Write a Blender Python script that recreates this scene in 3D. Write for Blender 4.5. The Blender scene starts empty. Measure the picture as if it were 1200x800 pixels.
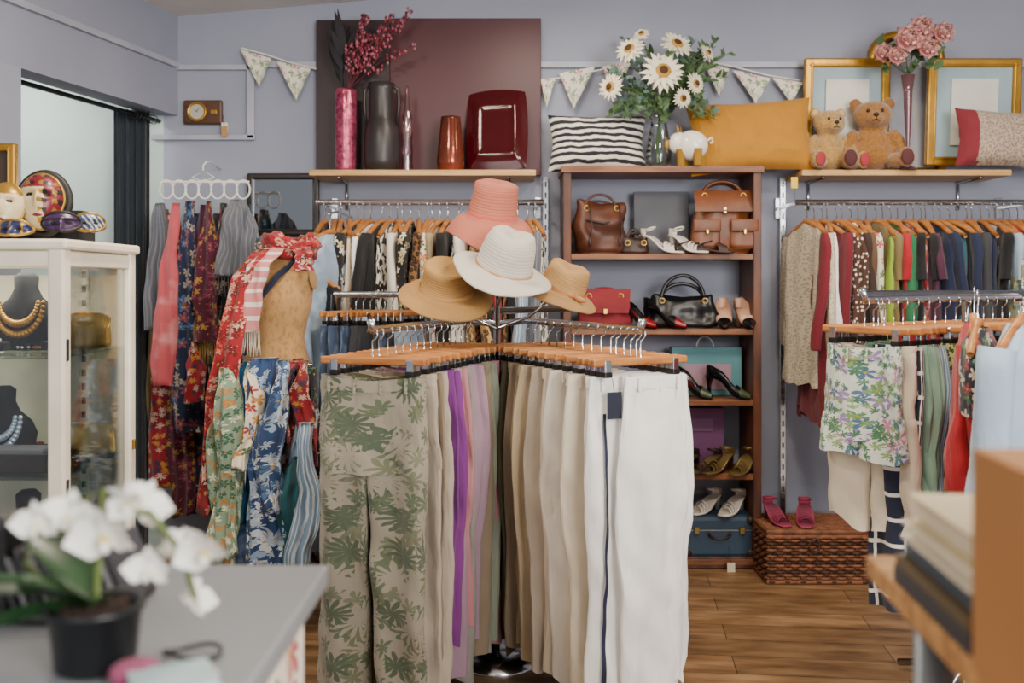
import bpy, bmesh, math, random
from math import sin, cos, pi, radians as rad
from mathutils import Vector, Matrix, Euler, noise
R=random.Random(7)
F=1167.0; CH=1.30; HY=330.0
# survey helper: photo measurement + real depth in metres -> world position
def at(px,py,d): return Vector(((px-600)/F*d, d, CH-(py-HY)/F*d))
def nz(x,y,z=0.0): return noise.noise(Vector((x,y,z)))
def RZ(a): return Matrix.Rotation(a,4,'Z')
def RX(a): return Matrix.Rotation(a,4,'X')
def RY(a): return Matrix.Rotation(a,4,'Y')
def TR(v): return Matrix.Translation(Vector(v))
def SC(x,y,z): return Matrix.Diagonal((x,y,z,1))
V=Vector
# ------------------------------------------------------------ materials
def lin(h):
    h=h.lstrip('#'); c=[int(h[i:i+2],16)/255 for i in (0,2,4)]
    return [(x/12.92 if x<=.04045 else ((x+.055)/1.055)**2.4) for x in c]+[1]
class N:
    def __init__(s,name):
        s.m=bpy.data.materials.new(name); s.m.use_nodes=True; s.nt=s.m.node_tree
        s.b=s.nt.nodes['Principled BSDF']; s.out=s.nt.nodes['Material Output']; s.lastb=None
    def n(s,t,**k):
        x=s.nt.nodes.new(t)
        for a,b in k.items(): setattr(x,a,b)
        return x
    def l(s,a,b): s.nt.links.new(a,b)
    def set(s,inp,v):
        if isinstance(v,bpy.types.NodeSocket): s.l(v,inp)
        else: inp.default_value=v
    def ma(s,op,a,b=0.0,c=0.0):
        x=s.n('ShaderNodeMath',operation=op); s.set(x.inputs[0],a); s.set(x.inputs[1],b); s.set(x.inputs[2],c); return x.outputs[0]
    def mix(s,f,a,b,bt='MIX'):
        x=s.n('ShaderNodeMix',data_type='RGBA',blend_type=bt); s.set(x.inputs[0],f); s.set(x.inputs[6],a); s.set(x.inputs[7],b); return x.outputs[2]
    def noise(s,vec,sc,det=3,out=0):
        x=s.n('ShaderNodeTexNoise'); x.inputs['Scale'].default_value=sc; x.inputs['Detail'].default_value=det
        if vec is not None: s.l(vec,x.inputs['Vector'])
        return x.outputs[out]
    def ramp(s,f,stops,const=False):
        x=s.n('ShaderNodeValToRGB'); s.l(f,x.inputs[0]); e=x.color_ramp.elements
        if const: x.color_ramp.interpolation='CONSTANT'
        while len(e)<len(stops): e.new(0.5)
        for i,(p,c) in enumerate(stops): e[i].position=p; e[i].color=c
        return x.outputs[0]
    def bump(s,h,st,dist=.002):
        x=s.n('ShaderNodeBump'); x.inputs['Strength'].default_value=st; x.inputs['Distance'].default_value=dist; s.l(h,x.inputs['Height'])
        if s.lastb: s.l(s.lastb,x.inputs['Normal'])
        s.lastb=x.outputs[0]; s.l(x.outputs[0],s.b.inputs['Normal'])
    def P(s,**k):
        for a,b in k.items(): s.b.inputs[a.replace('_',' ')].default_value=b
_mc={}
def mat(name,col,rough=.5,metal=0.,bump=.1,bs=120,var=.12,vs=6,**k):
    if name in _mc: return _mc[name]
    n=N(name); tc=n.n('ShaderNodeTexCoord').outputs['Object']
    c=lin(col); nn=n.noise(tc,vs)
    dk=[x*(1-var) for x in c[:3]]+[1]; lt=[min(1,x*(1+var)) for x in c[:3]]+[1]
    n.l(n.ramp(nn,[(.3,dk),(.7,lt)]),n.b.inputs['Base Color'])
    n.P(Roughness=rough,Metallic=metal,**k)
    if bump: n.bump(n.noise(tc,bs),bump)
    _mc[name]=n.m; return n.m
def fab(name,base,layers=(),rough=.88,var=.12,sheen=.15,dist=.004,bump=.25,wr=.55):
    if name in _mc: return _mc[name]
    n=N(name); t=n.n('ShaderNodeTexCoord'); uv=t.outputs['UV']
    dn=n.noise(uv,14,2,1)
    vm=n.n('ShaderNodeVectorMath',operation='MULTIPLY_ADD'); n.l(dn,vm.inputs[0]); vm.inputs[1].default_value=(dist*3,)*3; n.l(uv,vm.inputs[2]); w=vm.outputs[0]
    col=lin(base); cs=None
    cs=n.mix(n.noise(uv,9),[x*(1-var) for x in col[:3]]+[1],[min(1,x*(1+var)) for x in col[:3]]+[1])
    for L in layers:
        k=L[0]
        if k in('flower','dot'):
            _,sc,Rr,pet,cols=L
            vo=n.n('ShaderNodeTexVoronoi',voronoi_dimensions='2D'); n.l(w,vo.inputs['Vector']); vo.inputs['Scale'].default_value=sc
            sb=n.n('ShaderNodeVectorMath',operation='SUBTRACT'); n.l(w,sb.inputs[0]); n.l(vo.outputs['Position'],sb.inputs[1])
            sx=n.n('ShaderNodeSeparateXYZ'); n.l(sb.outputs[0],sx.inputs[0])
            x=n.ma('MULTIPLY',sx.outputs[0],sc); y=n.ma('MULTIPLY',sx.outputs[1],sc)
            r=n.ma('SQRT',n.ma('ADD',n.ma('MULTIPLY',x,x),n.ma('MULTIPLY',y,y)))
            sc3=n.n('ShaderNodeSeparateColor'); n.l(vo.outputs['Color'],sc3.inputs[0])
            if k=='flower':
                th=n.ma('ADD',n.ma('ARCTAN2',y,x),n.ma('MULTIPLY',sc3.outputs[1],6.28))
                pe=n.ma('ABSOLUTE',n.ma('COSINE',n.ma('MULTIPLY',th,pet/2)))
                lim=n.ma('MULTIPLY',n.ma('ADD',n.ma('MULTIPLY',pe,.85),.15),Rr)
            else: lim=Rr
            mk=n.ma('LESS_THAN',r,lim)
            st=[(i/len(cols),lin(c)) for i,c in enumerate(cols)]
            if len(st)>1: cc=n.ramp(sc3.outputs[0],st,True)
            else: cc=st[0][1]
            cs=n.mix(mk,cs,cc)
            if k=='flower' and pet in(5,6):
                cs=n.mix(n.ma('LESS_THAN',r,Rr*.13),cs,lin('#b8923a'))
        elif k=='blotch':
            _,sc,th,c=L
            cs=n.mix(n.ma('GREATER_THAN',n.noise(w,sc,1.5),th),cs,lin(c))
        elif k=='soft':
            _,sc,th,c=L
            f=n.ramp(n.noise(w,sc,3),[(th-.08,(0,0,0,1)),(th+.08,(1,1,1,1))])
            cs=n.mix(f,cs,lin(c))
        elif k=='leopard':
            _,sc,c1,c2=L
            vo=n.n('ShaderNodeTexVoronoi',voronoi_dimensions='2D'); n.l(w,vo.inputs['Vector']); vo.inputs['Scale'].default_value=sc
            d=vo.outputs['Distance']
            cs=n.mix(n.ma('LESS_THAN',d,.42),cs,lin(c1)); cs=n.mix(n.ma('LESS_THAN',d,.2),cs,lin(c2))
        elif k=='stripe':
            _,ax,fr,du,c=L
            sx=n.n('ShaderNodeSeparateXYZ'); n.l(w,sx.inputs[0])
            f=n.ma('FRACT',n.ma('MULTIPLY',sx.outputs[ax],fr))
            cs=n.mix(n.ma('LESS_THAN',f,du),cs,lin(c))
    n.l(cs,n.b.inputs['Base Color'])
    n.P(Roughness=rough); n.b.inputs['Sheen Weight'].default_value=sheen
    if wr:
        mp=n.n('ShaderNodeMapping'); n.l(uv,mp.inputs[0]); mp.inputs['Scale'].default_value=(24,5,1); mp.inputs['Rotation'].default_value=(0,0,.12)
        n.bump(n.noise(mp.outputs[0],1.,3),wr,.02)
        n.bump(n.noise(uv,16,3),wr*.6,.008)
    if bump: n.bump(n.noise(uv,420,2),bump,.0015)
    _mc[name]=n.m; return n.m
def wood(name,c1,c2,sc=(2,30,30),rough=.45,coord='Object'):
    if name in _mc: return _mc[name]
    n=N(name); tc=n.n('ShaderNodeTexCoord').outputs[coord]
    mp=n.n('ShaderNodeMapping'); n.l(tc,mp.inputs[0]); mp.inputs['Scale'].default_value=sc
    nn=n.noise(mp.outputs[0],1.6,6)
    n.l(n.ramp(nn,[(.32,lin(c1)),(.68,lin(c2))]),n.b.inputs['Base Color']); n.P(Roughness=rough); n.bump(nn,.15)
    _mc[name]=n.m; return n.m
def glass(name,col='#ffffff',clear=.88,rough=.02):
    if name in _mc: return _mc[name]
    n=N(name); t=n.n('ShaderNodeBsdfTransparent'); t.inputs[0].default_value=lin(col)
    g=n.n('ShaderNodeBsdfGlossy'); g.inputs['Roughness'].default_value=rough
    fr=n.n('ShaderNodeFresnel'); fr.inputs[0].default_value=1.45
    f=n.ma('MULTIPLY_ADD',fr.outputs[0],.7,(1-clear)*.4)
    mx=n.n('ShaderNodeMixShader'); n.l(f,mx.inputs[0]); n.l(t.outputs[0],mx.inputs[1]); n.l(g.outputs[0],mx.inputs[2]); n.l(mx.outputs[0],n.out.inputs[0])
    _mc[name]=n.m; return n.m
# ------------------------------------------------------------ mesh builder
class M:
    def __init__(s): s.v=[];s.f=[];s.mi=[];s.uv=[];s.sm=[];s.mats=[];s.T=Matrix.Identity(4)
    def add(s,vs,fs,mt,uvs=None,smooth=True,T=None):
        T=s.T@T if T is not None else s.T
        o=len(s.v); s.v+= [T@V(p) for p in vs]
        if mt not in s.mats: s.mats.append(mt)
        k=s.mats.index(mt)
        for i,f in enumerate(fs):
            s.f.append([a+o for a in f]); s.mi.append(k); s.sm.append(smooth)
            if uvs: s.uv+=uvs[i]
            else: s.uv+=[(vs[a][0]+vs[a][1],vs[a][2]) for a in f]
    def grid(s,fn,nu,nv,mt,cu=False,c0=False,c1=False,su=1.,sv=1.,T=None,smooth=True,mfn=None,uo=0.):
        W=nu if cu else nu+1; vs=[];fs=[];uvs=[]
        for j in range(nv+1):
            for i in range(W): vs.append(V(fn(i/nu,j/nv)))
        for j in range(nv):
            for i in range(nu):
                a=j*W+i; b=j*W+(i+1)%W
                fs.append([a,b,b+W,a+W]); uvs.append([(uo+i/nu*su,uo+j/nv*sv),(uo+(i+1)/nu*su,uo+j/nv*sv),(uo+(i+1)/nu*su,uo+(j+1)/nv*sv),(uo+i/nu*su,uo+(j+1)/nv*sv)])
        for c,j in ((c0,0),(c1,nv)):
            if c:
                ce=sum((vs[j*W+i] for i in range(W)),V((0,0,0)))/W; vs.append(ce); q=len(vs)-1
                for i in range(nu):
                    fs.append([j*W+i,j*W+(i+1)%W,q]); uvs.append([(vs[a].x,vs[a].y) for a in fs[-1]])
        s.add(vs,fs,mt,uvs,smooth,T)
        if mfn:
            k0=len(s.mi)-len(fs)
            for i,f in enumerate(fs):
                ce=sum((vs[a] for a in f),V((0,0,0)))/len(f); q=mfn(ce)
                if q not in s.mats: s.mats.append(q)
                s.mi[k0+i]=s.mats.index(q)
    def tube(s,pts,r,mt,seg=8,closed=False,flat=1.,T=None,cap=True):
        pts=[V(p) for p in pts]; n=len(pts); rs=r if isinstance(r,(list,tuple)) else [r]*n
        tg=[]
        for i in range(n):
            a=pts[(i-1)%n] if closed or i>0 else pts[i]; b=pts[(i+1)%n] if closed or i<n-1 else pts[i]
            d=(b-a); tg.append(d.normalized() if d.length>1e-9 else V((0,0,1)))
        up=V((0,0,1)) if abs(tg[0].z)<.9 else V((0,1,0))
        nr=(up-tg[0]*up.dot(tg[0])).normalized(); rings=[]
        for i in range(n):
            nr=(nr-tg[i]*nr.dot(tg[i])); nr=nr.normalized() if nr.length>1e-6 else V((1,0,0))
            bn=tg[i].cross(nr); rings.append([pts[i]+(nr*cos(2*pi*k/seg)+bn*sin(2*pi*k/seg)*flat)*rs[i] for k in range(seg)])
        if closed: rings.append(rings[0])
        m=len(rings)
        s.grid(lambda u,v: rings[int(round(v*(m-1)))][int(round(u*seg))%seg],seg,m-1,mt,True,cap and not closed,cap and not closed,T=T)
    def lathe(s,prof,mt,seg=24,T=None,wob=None,c0=False,c1=False,su=1,sv=1):
        n=len(prof)-1
        def fn(u,v):
            r,z=prof[int(round(v*n))]; a=2*pi*u
            p=V((r*cos(a),r*sin(a),z))
            return wob(p,a,v) if wob else p
        s.grid(fn,seg,n,mt,True,c0,c1,su,sv,T)
    def ell(s,c,r,mt,seg=14,T=None,rot=None):
        X=TR(c)@(rot or Matrix.Identity(4))
        if T is not None: X=T@X
        if not hasattr(r,'__len__'): r=(r,r,r)
        s.grid(lambda u,v:(r[0]*cos(2*pi*u)*sin(pi*v),r[1]*sin(2*pi*u)*sin(pi*v),-r[2]*cos(pi*v)),seg,max(6,seg//2+2),mt,True,T=X)
    def box(s,c,sz,mt,T=None,rot=None,bev=.003,seg=2):
        bm=bmesh.new(); bmesh.ops.create_cube(bm,size=1); bmesh.ops.scale(bm,vec=sz,verts=bm.verts)
        b=min(bev,min(sz)*.45)
        if b>0: bmesh.ops.bevel(bm,geom=bm.edges[:],offset=b,segments=seg,affect='EDGES',profile=.5)
        bm.verts.index_update(); X=TR(c)@(rot or Matrix.Identity(4))
        if T is not None: X=T@X
        s.add([v.co.copy() for v in bm.verts],[[v.index for v in f.verts] for f in bm.faces],mt,None,seg>2,X); bm.free()
    def obj(s,name,parent=None):
        me=bpy.data.meshes.new(name)
        if parent is None:
            xs=[p.x for p in s.v]; ys=[p.y for p in s.v]; zs=[p.z for p in s.v]
            o=V(((min(xs)+max(xs))/2,(min(ys)+max(ys))/2,min(zs)))
        else: o=V(parent.location)
        me.from_pydata([p-o for p in s.v],[],s.f)
        for m_ in s.mats: me.materials.append(m_)
        me.polygons.foreach_set('material_index',s.mi); me.polygons.foreach_set('use_smooth',s.sm)
        ul=me.uv_layers.new(name='UVMap'); ul.data.foreach_set('uv',[c for p in s.uv for c in p])
        me.validate(); me.update()
        ob=bpy.data.objects.new(name,me); bpy.context.collection.objects.link(ob)
        if parent: ob.parent=parent
        else: ob.location=o
        return ob
def empty(name,loc):
    e=bpy.data.objects.new(name,None); e.location=loc; e.empty_display_size=.05; bpy.context.collection.objects.link(e); return e
# ------------------------------------------------------------ common materials
chrome=mat('chrome','#c8ccd0',.18,1,0)
woodH=wood('hanger_wood','#965a2a','#bd8044',(6,6,40),.4)
woodD=wood('bookcase_wood','#3c1e12','#6a3a20',(14,14,2.5),.5)
woodDs=wood('bookcase_shelf_wood','#5c3018','#96603a',(2.5,20,20),.5)
pine=wood('pine_shelf_wood','#b58648','#dcb478',(2,20,20),.5)
white=mat('white_paint','#e8e4dc',.5); black=mat('black_plastic','#101012',.4); gold=mat('gold_leaf','#b88a34',.38,.8,.4,60,.25)
cream=mat('cream_enamel','#ece2cf',.35,0,0)
# ------------------------------------------------------------ room
wallm=N('lavender_grey_wall_paint'); tc=wallm.n('ShaderNodeTexCoord').outputs['Object']
wallm.l(wallm.ramp(wallm.noise(tc,1.5,4),[(.3,lin('#8f94a6')),(.7,lin('#9ba0b1'))]),wallm.b.inputs['Base Color']); wallm.P(Roughness=.75); wallm.bump(wallm.noise(tc,60,4),.12); wallm=wallm.m
mint=mat('pale_mint_wall_paint','#b4c4c0',.8,0,.1,50,.05,2)
ceilm=mat('white_ceiling_paint','#dcdad4',.8,0,.15,60,.04)
trimm=mat('lavender_trim_paint','#a9acba',.5,0,0)
fl=N('oak_floor_boards'); tc=fl.n('ShaderNodeTexCoord').outputs['Object']
mp=fl.n('ShaderNodeMapping'); fl.l(tc,mp.inputs[0]); mp.inputs['Rotation'].default_value=(0,0,rad(6))
br=fl.n('ShaderNodeTexBrick'); fl.l(mp.outputs[0],br.inputs[0]); br.inputs['Scale'].default_value=1; br.inputs['Brick Width'].default_value=1.1; br.inputs['Row Height'].default_value=.16; br.inputs['Mortar Size'].default_value=.0016
br.inputs['Color1'].default_value=lin('#a5835e'); br.inputs['Color2'].default_value=lin('#8a6c4c'); br.inputs['Mortar'].default_value=lin('#3a2a1c')
m2=fl.n('ShaderNodeMapping'); fl.l(mp.outputs[0],m2.inputs[0]); m2.inputs['Scale'].default_value=(1.8,7,1)
g=fl.noise(m2.outputs[0],2.4,8); gr=fl.ramp(g,[(.3,lin('#7c6450')),(.5,lin('#c9bca8')),(.72,lin('#ffffff'))])
fl.l(fl.mix(.85,br.outputs[0],gr,'MULTIPLY'),fl.b.inputs['Base Color']); fl.P(Roughness=.5); fl.bump(g,.15); fl=fl.m
def wallbox(name,a,b,mt):
    m=M(); c=(V(a)+V(b))/2; m.box(c,V(b)-V(a),mt,bev=0); return m.obj(name)
wallbox('floor',(-3,-2,-.08),(3,4.9,0),fl)
wallbox('wall_back',(-1.68,4.8,0),(3,4.9,3.1),wallm)
wallbox('wall_alcove_back',(-3,4.8,0),(-1.68,4.9,3.1),mint)
wallbox('wall_right',(2.9,-2,0),(3,4.8,3.1),wallm)
wallbox('wall_alcove_left',(-3,3.5,0),(-2.9,4.8,3.1),mint)
m=M()
def cz(x): return 2.58+.083*(x+1.61)
m.add([(-3,-2,cz(-3)),(3,-2,cz(3)),(3,4.9,cz(3)),(-3,4.9,cz(-3)),(-3,-2,3.2),(3,-2,3.2),(3,4.9,3.2),(-3,4.9,3.2)],[[0,1,2,3],[4,5,6,7],[0,1,5,4],[1,2,6,5],[2,3,7,6],[3,0,4,7]],ceilm,smooth=False); m.obj('ceiling')
def lx(y): return -1.61+.214*(y-4.8)
def lwall(name,y0,y1,z0,z1,mt,th=.12,off=0):
    m=M(); a,b=lx(y0)+off,lx(y1)+off
    vs=[(a,y0,z0),(b,y1,z0),(b-th,y1,z0),(a-th,y0,z0),(a,y0,z1),(b,y1,z1),(b-th,y1,z1),(a-th,y0,z1)]
    m.add(vs,[[0,1,2,3],[4,5,6,7],[0,1,5,4],[1,2,6,5],[2,3,7,6],[3,0,4,7]],mt,smooth=False); return m.obj(name)
lwall('wall_left',-2,3.73,0,2.1,wallm)
lwall('wall_left_bulkhead',-2,4.8,2.1,3.05,wallm,.12)
lwall('trim_1',-2,4.79,2.325,2.35,trimm,.02,.02)
m=M()
def onwall(px,py): p=at(px,py,4.79); return p
def strip(m,a,b,w,mt,t=.018):
    a=V(a);b=V(b);d=b-a; m.box((a+b)/2-V((0,t/2-.005,0)),(abs(d.x)+w,t,abs(d.z)+w),mt)
strip(m,onwall(208,79),onwall(292,79),.025,trimm); strip(m,onwall(292,79),onwall(296,160),.02,trimm); strip(m,onwall(182,161),onwall(296,161),.025,trimm)
strip(m,onwall(292,76),onwall(1225,76),.03,trimm); m.obj('trim_2')
m=M(); m.box(onwall(264,150)-V((0,.01,0)),(.03,.02,.05),white); m.obj('light_switch')
# ------------------------------------------------------------ bookcase
m=M(); X0,X1=at(660,0,4.5).x,at(892,0,4.5).x; bw=X1-X0
zt=at(0,200,4.5).z
for x in (X0+.018,X1-.018): m.box((x,4.635,zt/2),(.036,.29,zt),woodD)
m.box(((X0+X1)/2,4.63,zt+.005),(bw+.02,.31,.03),woodDs)
shz=[at(0,p,4.5).z for p in (297,385,468,555,655)]
for z in shz: m.box(((X0+X1)/2,4.635,z-.014),(bw-.07,.28,.026),woodDs)
m.box(((X0+X1)/2,4.51,.03),(bw-.07,.02,.05),woodD)
m.obj('bookcase')
SH=[zt+.02]+[z-.001 for z in shz]
def wshelf(x0,x1):
    m=M(); a=at(x0,199,4.5); b=at(x1,199,4.5); m.box(((a.x+b.x)/2,4.645,a.z-.012),(b.x-a.x,.29,.026),pine)
    for t in (.12,.88):
        x=a.x+(b.x-a.x)*t; m.tube([(x,4.79,a.z-.16),(x,4.79,a.z-.03),(x,4.55,a.z-.028)],.008,chrome)
    return m
wshelf(362,628).obj('wall_shelf'); wshelf(940,1186).obj('wall_shelf')
WZ=at(0,199,4.5).z+.001
# ------------------------------------------------------------ hangers and garments
def hook(m,T,h=.09,mt=chrome):
    pts=[(0,0,0),(0,0,h*.55)]+[(.017*cos(a)-.0,0,h*.55+.02+.019*sin(a)) for a in [rad(x) for x in (-60,-20,30,80,130,170)]]
    m.tube(pts,.0022,mt,6,T=T)
def shanger(m,T,w=.21,mt=None):
    mt=mt or woodH
    pts=[(x*w,0,-.075*abs(x)**1.3) for x in [-1,-.8,-.55,-.3,-.1,0,.1,.3,.55,.8,1]]
    m.tube(pts,[.009,.011,.011,.011,.013,.015,.013,.011,.011,.011,.009],mt,8,T=T); hook(m,T,.085)
def changer(m,T,w=.33,h=.09):
    m.box((0,0,0),(w,.014,.022),woodH,T=T,bev=.005); hook(m,T@TR((0,0,.008)),h)
    for x in (-w*.36,w*.36):
        m.box((x,0,-.012),(.022,.02,.035),chrome,T=T); m.box((x,0,-.034),(.026,.026,.016),black,T=T)
def sp(c,e): return math.copysign(abs(c)**e,c)
def fold(x,z,seed,amp,fr):
    A=amp*min(1,.3+(-z)*2.2)
    q=sin(x*fr*4.2+seed*2+z*1.6+1.2*nz(z*2,seed))
    return A*2.2*nz(x*fr+seed*3.1,z*1.3+seed,seed*.7)+A*.75*q+A*.8*nz(x*fr*1.5+z*9,z*7+seed,seed)
def ctube(m,mt,T,z0,L,cx,hw,th,seed,amp=.012,fr=11,nu=28,nv=18,jag=0.,c1=False,sag=0.):
    def fn(u,v):
        a=2*pi*u; x=cx(v)+hw(v)*sp(cos(a),.8)*(1+.05*nz(v*5,seed,2.)); z=z0-L*v
        y=th(v)*sp(sin(a),.8)+fold(x,z,seed,amp,fr)
        if sag: z-=sag*max(0,1+z*5)*cos(pi*min(.5,abs(x)/(2*hw(v)+1e-4)))**2
        z-=jag*v*nz(x*9,seed)*3
        return (x,y,z)
    m.grid(fn,nu,nv,mt,True,False,c1,4*hw(.5),L,T,uo=seed*.37%3)
def trousers(m,mt,T,w=.34,L=1.0,seed=0.,th=.02,flare=.2,amp=.012,detail=True,jag=.01):
    ctube(m,mt,T,0,.27,lambda v:0,lambda v:w/2*(1+.1*v),lambda v:th*(1+.3*v),seed,amp,nu=40,nv=10,sag=.012)
    for s in (-1,1):
        ctube(m,mt,T,-.2,L-.2,lambda v:s*w*(.27+.03*v),lambda v:w*(.275*(1-v)+flare*v)*(1 if v>.02 else .95),lambda v:th*(1.15+.35*v),seed,amp,nu=30,nv=26,jag=jag)
    if detail:
        ctube(m,mt,T,.004,.035,lambda v:0,lambda v:w/2*1.012,lambda v:th*1.15,seed,amp,nu=40,nv=3,sag=.012)
        for x in (-.36,-.12,.12,.36): m.box((x*w,-th*1.2+fold(x*w,-.02,seed,amp,11)-.002,-.02-.008*cos(x*pi)**2),(.009,.005,.042),mt,T=T)
def folded(m,mt,T,w=.2,L=.95,seed=0.,amp=.014,off=0.):
    # trousers hung folded in half lengthwise: two leg layers, each with its own soft crease
    for k in (0,1):
        ctube(m,mt,T@TR((off+k*.014,.026*(k-.5),0)),0,L-.035*k,lambda v:.014*sin(v*2.6+seed*1.3)*v,
              lambda v:w/2*(.92+.22*sin(pi*min(1,v*1.5+.05))+.06*v),lambda v:.014+.008*v,seed+k*4,amp,13,36,34,.03,sag=.01)
    ctube(m,mt,T@TR((off,0,0)),.004,.034,lambda v:0,lambda v:w/2*.95,lambda v:.03,seed,amp*.5,nu=36,nv=3)
    for x in (-.3,.05,.35): m.box((off+x*w,-.033,-.018),(.009,.005,.04),mt,T=T)
def top(m,mt,T,w=.40,L=.6,seed=0.,sleeve=.45,th=.03,amp=.012,flare=1.08,jag=.012):
    def hw(v):
        d=v*L
        return .05+(w/2-.05)*min(1,(d/.08))**.75 if d<.08 else w/2*(1+(flare-1)*v)
    ctube(m,mt,T,0,L,lambda v:0,hw,lambda v:th*(.5+.5*min(1,v*5))*(1+.4*v),seed,amp,nu=34,nv=26,jag=jag)
    if sleeve>0:
        for s in (-1,1):
            ctube(m,mt,T@TR((s*(w/2-.03),0,-.055))@RY(-s*rad(5))@RX(rad(R.uniform(-6,6))),0,sleeve,lambda v:s*(.012+.01*sin(v*5+seed)),lambda v:.05*(1-.3*v)*min(1,.5+v*6),lambda v:th*.95,seed+5,amp*.9,nu=18,nv=16)
FB={}
def f(k,*a,**kw): FB[k]=fab(k+'_fabric',*a,**kw); return FB[k]
f('white','#f4f2ee'); f('offwhite','#e8e2d6'); f('cream','#d9cdb6'); f('beige','#bba888'); f('sand','#a3906e'); f('taupe','#857560'); f('olive','#4c442e'); f('brown','#5c442c')
f('stone','#b0a392'); f('dusty_pink','#b87a82'); f('purple','#74307a'); f('violet','#5c2f6e'); f('grey','#8b8780'); f('mauve','#a08494'); f('plum','#4a1e38'); f('sage','#8a917e'); f('navy','#16203f'); f('black','#111114'); f('denim','#33445f',[('soft',20,.55,'#5a6f8e')])
f('ltdenim','#8aa0b8',[('soft',12,.55,'#a9bccd')]); f('red','#a8101e'); f('crimson','#6c0d20'); f('coral','#d8604f'); f('lime','#8fae2a'); f('green','#1f6b42'); f('mint','#8db5a0'); f('teal','#1f5a62'); f('ltblue','#a3b9ce'); f('pale_blue','#8fb0cf'); f('dkbrown','#33201a'); f('charcoal','#34353a')
f('palm','#938b7b',[('flower',14,.62,9,['#59644c','#4a5644','#66694e','#938b7b']),('flower',20,.52,7,['#6c7058','#938b7b','#56604a','#59644c']),('flower',12,.5,11,['#938b7b','#4e5a46','#938b7b'])],dist=.014)
f('zebra','#e8e2d4',[('blotch',30,.5,'#16140f')]); f('leopard','#c39a5c',[('leopard',45,'#2a1a10','#8a5c2c')]); f('greenleopard','#b0b878',[('leopard',80,'#1a2012','#5c7030')])
f('brownleo','#8a6238',[('leopard',40,'#1a100a','#5a3818')]); f('polka','#4a2b20',[('dot',40,.22,0,['#e8dccb'])]); f('bwfloral','#131318',[('flower',26,.5,5,['#e6e0d4','#131318','#c9b98a'])])
f('creamfloral','#e6dcc4',[('flower',24,.5,5,['#b33a3a','#4a6b45','#d08a3c','#e6dcc4'])]); f('lace','#cfc3ac',[('dot',90,.3,0,['#a8997c'])],bump=.8)
f('navyfloral','#1b2745',[('flower',24,.55,5,['#8a4656','#a89c90','#1b2745','#40608a'])],dist=.012); f('redfloral','#96141f',[('flower',19,.55,6,['#c9a89a','#7a0f1a','#2f4a38','#b05040','#96141f']),('flower',34,.5,5,['#96141f','#5c1018','#b98576'])],dist=.014)
f('redpaisley','#8e1522',[('flower',32,.5,7,['#b8863c','#1d2c4a','#c9b0a0','#8e1522'])],dist=.01); f('maroongold','#4c1226',[('flower',32,.5,5,['#a07a34','#4c1226','#7a3048'])],dist=.01)
f('bluewhite','#26406c',[('flower',15,.62,5,['#c9d0d8','#26406c','#8fa6c0','#4a6a94']),('flower',30,.5,7,['#26406c','#a8b4c0'])],dist=.02); f('brightblue','#1f5f92',[('soft',9,.55,'#2f86a8')]); f('greenpattern','#7c9078',[('flower',36,.5,5,['#c9ccb0','#2f5a48','#a8743c'])],dist=.01)
f('pinkstripe','#c97c7c',[('stripe',1,22,.35,'#e0d2c8')]); f('pinkscarf','#c4545c',[('soft',8,.6,'#d88a88')]); f('greyscarf','#62646c',[('stripe',0,60,.3,'#7a7c85')]); f('tealfloral','#2a4c5a',[('flower',24,.5,5,['#b8b09c','#a04c40','#2a4c5a'])],dist=.012)
f('shortsfloral','#d0d6ca',[('flower',28,.6,5,['#5c8a5c','#8c78ae','#4a6a8c','#b87a98','#d0d6ca']),('flower',44,.5,7,['#3f7050','#d0d6ca','#7d9c60'])],dist=.012)
f('olivepants','#4b4628'); f('darkfloral','#1c1a26',[('flower',28,.6,5,['#9c343c','#c9b8a8','#1c1a26','#3f6a4a'])],dist=.01)
f('bunting','#e9e2d6',[('flower',20,.5,5,['#c77a86','#7f9a72','#e9e2d6']),('flower',34,.4,5,['#8aa070','#e9e2d6'])],wr=0.2); f('curtain','#262f38'); f('khaki','#7c6c42'); f('navystripeb','#1a2238',[('stripe',1,14,.15,'#e8e4dc'),('stripe',0,14,.12,'#e8e4dc')])
f('bluestripe','#7c96b0',[('stripe',0,70,.35,'#c9d4dc')])
# ------------------------------------------------------------ back clothing rails
def rail_row(name,px0,px1,py,d,keys,zoff=-.085,angj=14):
    e=empty(name,at((px0+px1)/2,py,d)); z=e.location.z
    m=M(); a=at(px0,py,d).x; b=at(px1,py,d).x
    m.tube([(a-.03,d,z),(b+.03,d,z)],.0125,chrome,12)
    for x in (a-.01,b+.01): m.tube([(x,d,z),(x,4.785,z)],.009,chrome,8); m.box((x,4.785,z),(.03,.02,.1),chrome)
    m.obj('rail',e)
    n=len(keys)
    mh=M(); mg=M()
    for i,k in enumerate(keys):
        key,L,sl=k; x=a+(b-a)*(i+.5)/n+R.uniform(-.01,.01)
        T=TR((x,d,z+zoff))@RZ(rad(90+R.uniform(-angj,angj)))
        shanger(mh,T@TR((0,0,.0)),.2)
        top(mg,FB[key],T@TR((0,R.uniform(-.004,.004),-.008)),R.uniform(.36,.44),L,i*1.7+px0,sl,th=min(.024,.6*(b-a)/n),amp=.012,jag=.02)
    mh.obj('hangers',e); mg.obj('garments',e); return e
L_keys=['brownleo','pale_blue','zebra','cream','bwfloral','leopard','white','black','zebra','leopard','offwhite','bwfloral','brownleo','black','creamfloral','sand','black','zebra','offwhite','leopard','black','red','brownleo','bwfloral','bluestripe','black','greyscarf','zebra']
rail_row('clothes_rail',378,630,237,4.42,[(k,R.uniform(.6,.85),R.choice([0,.25,.5,.5])) for k in L_keys])
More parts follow.
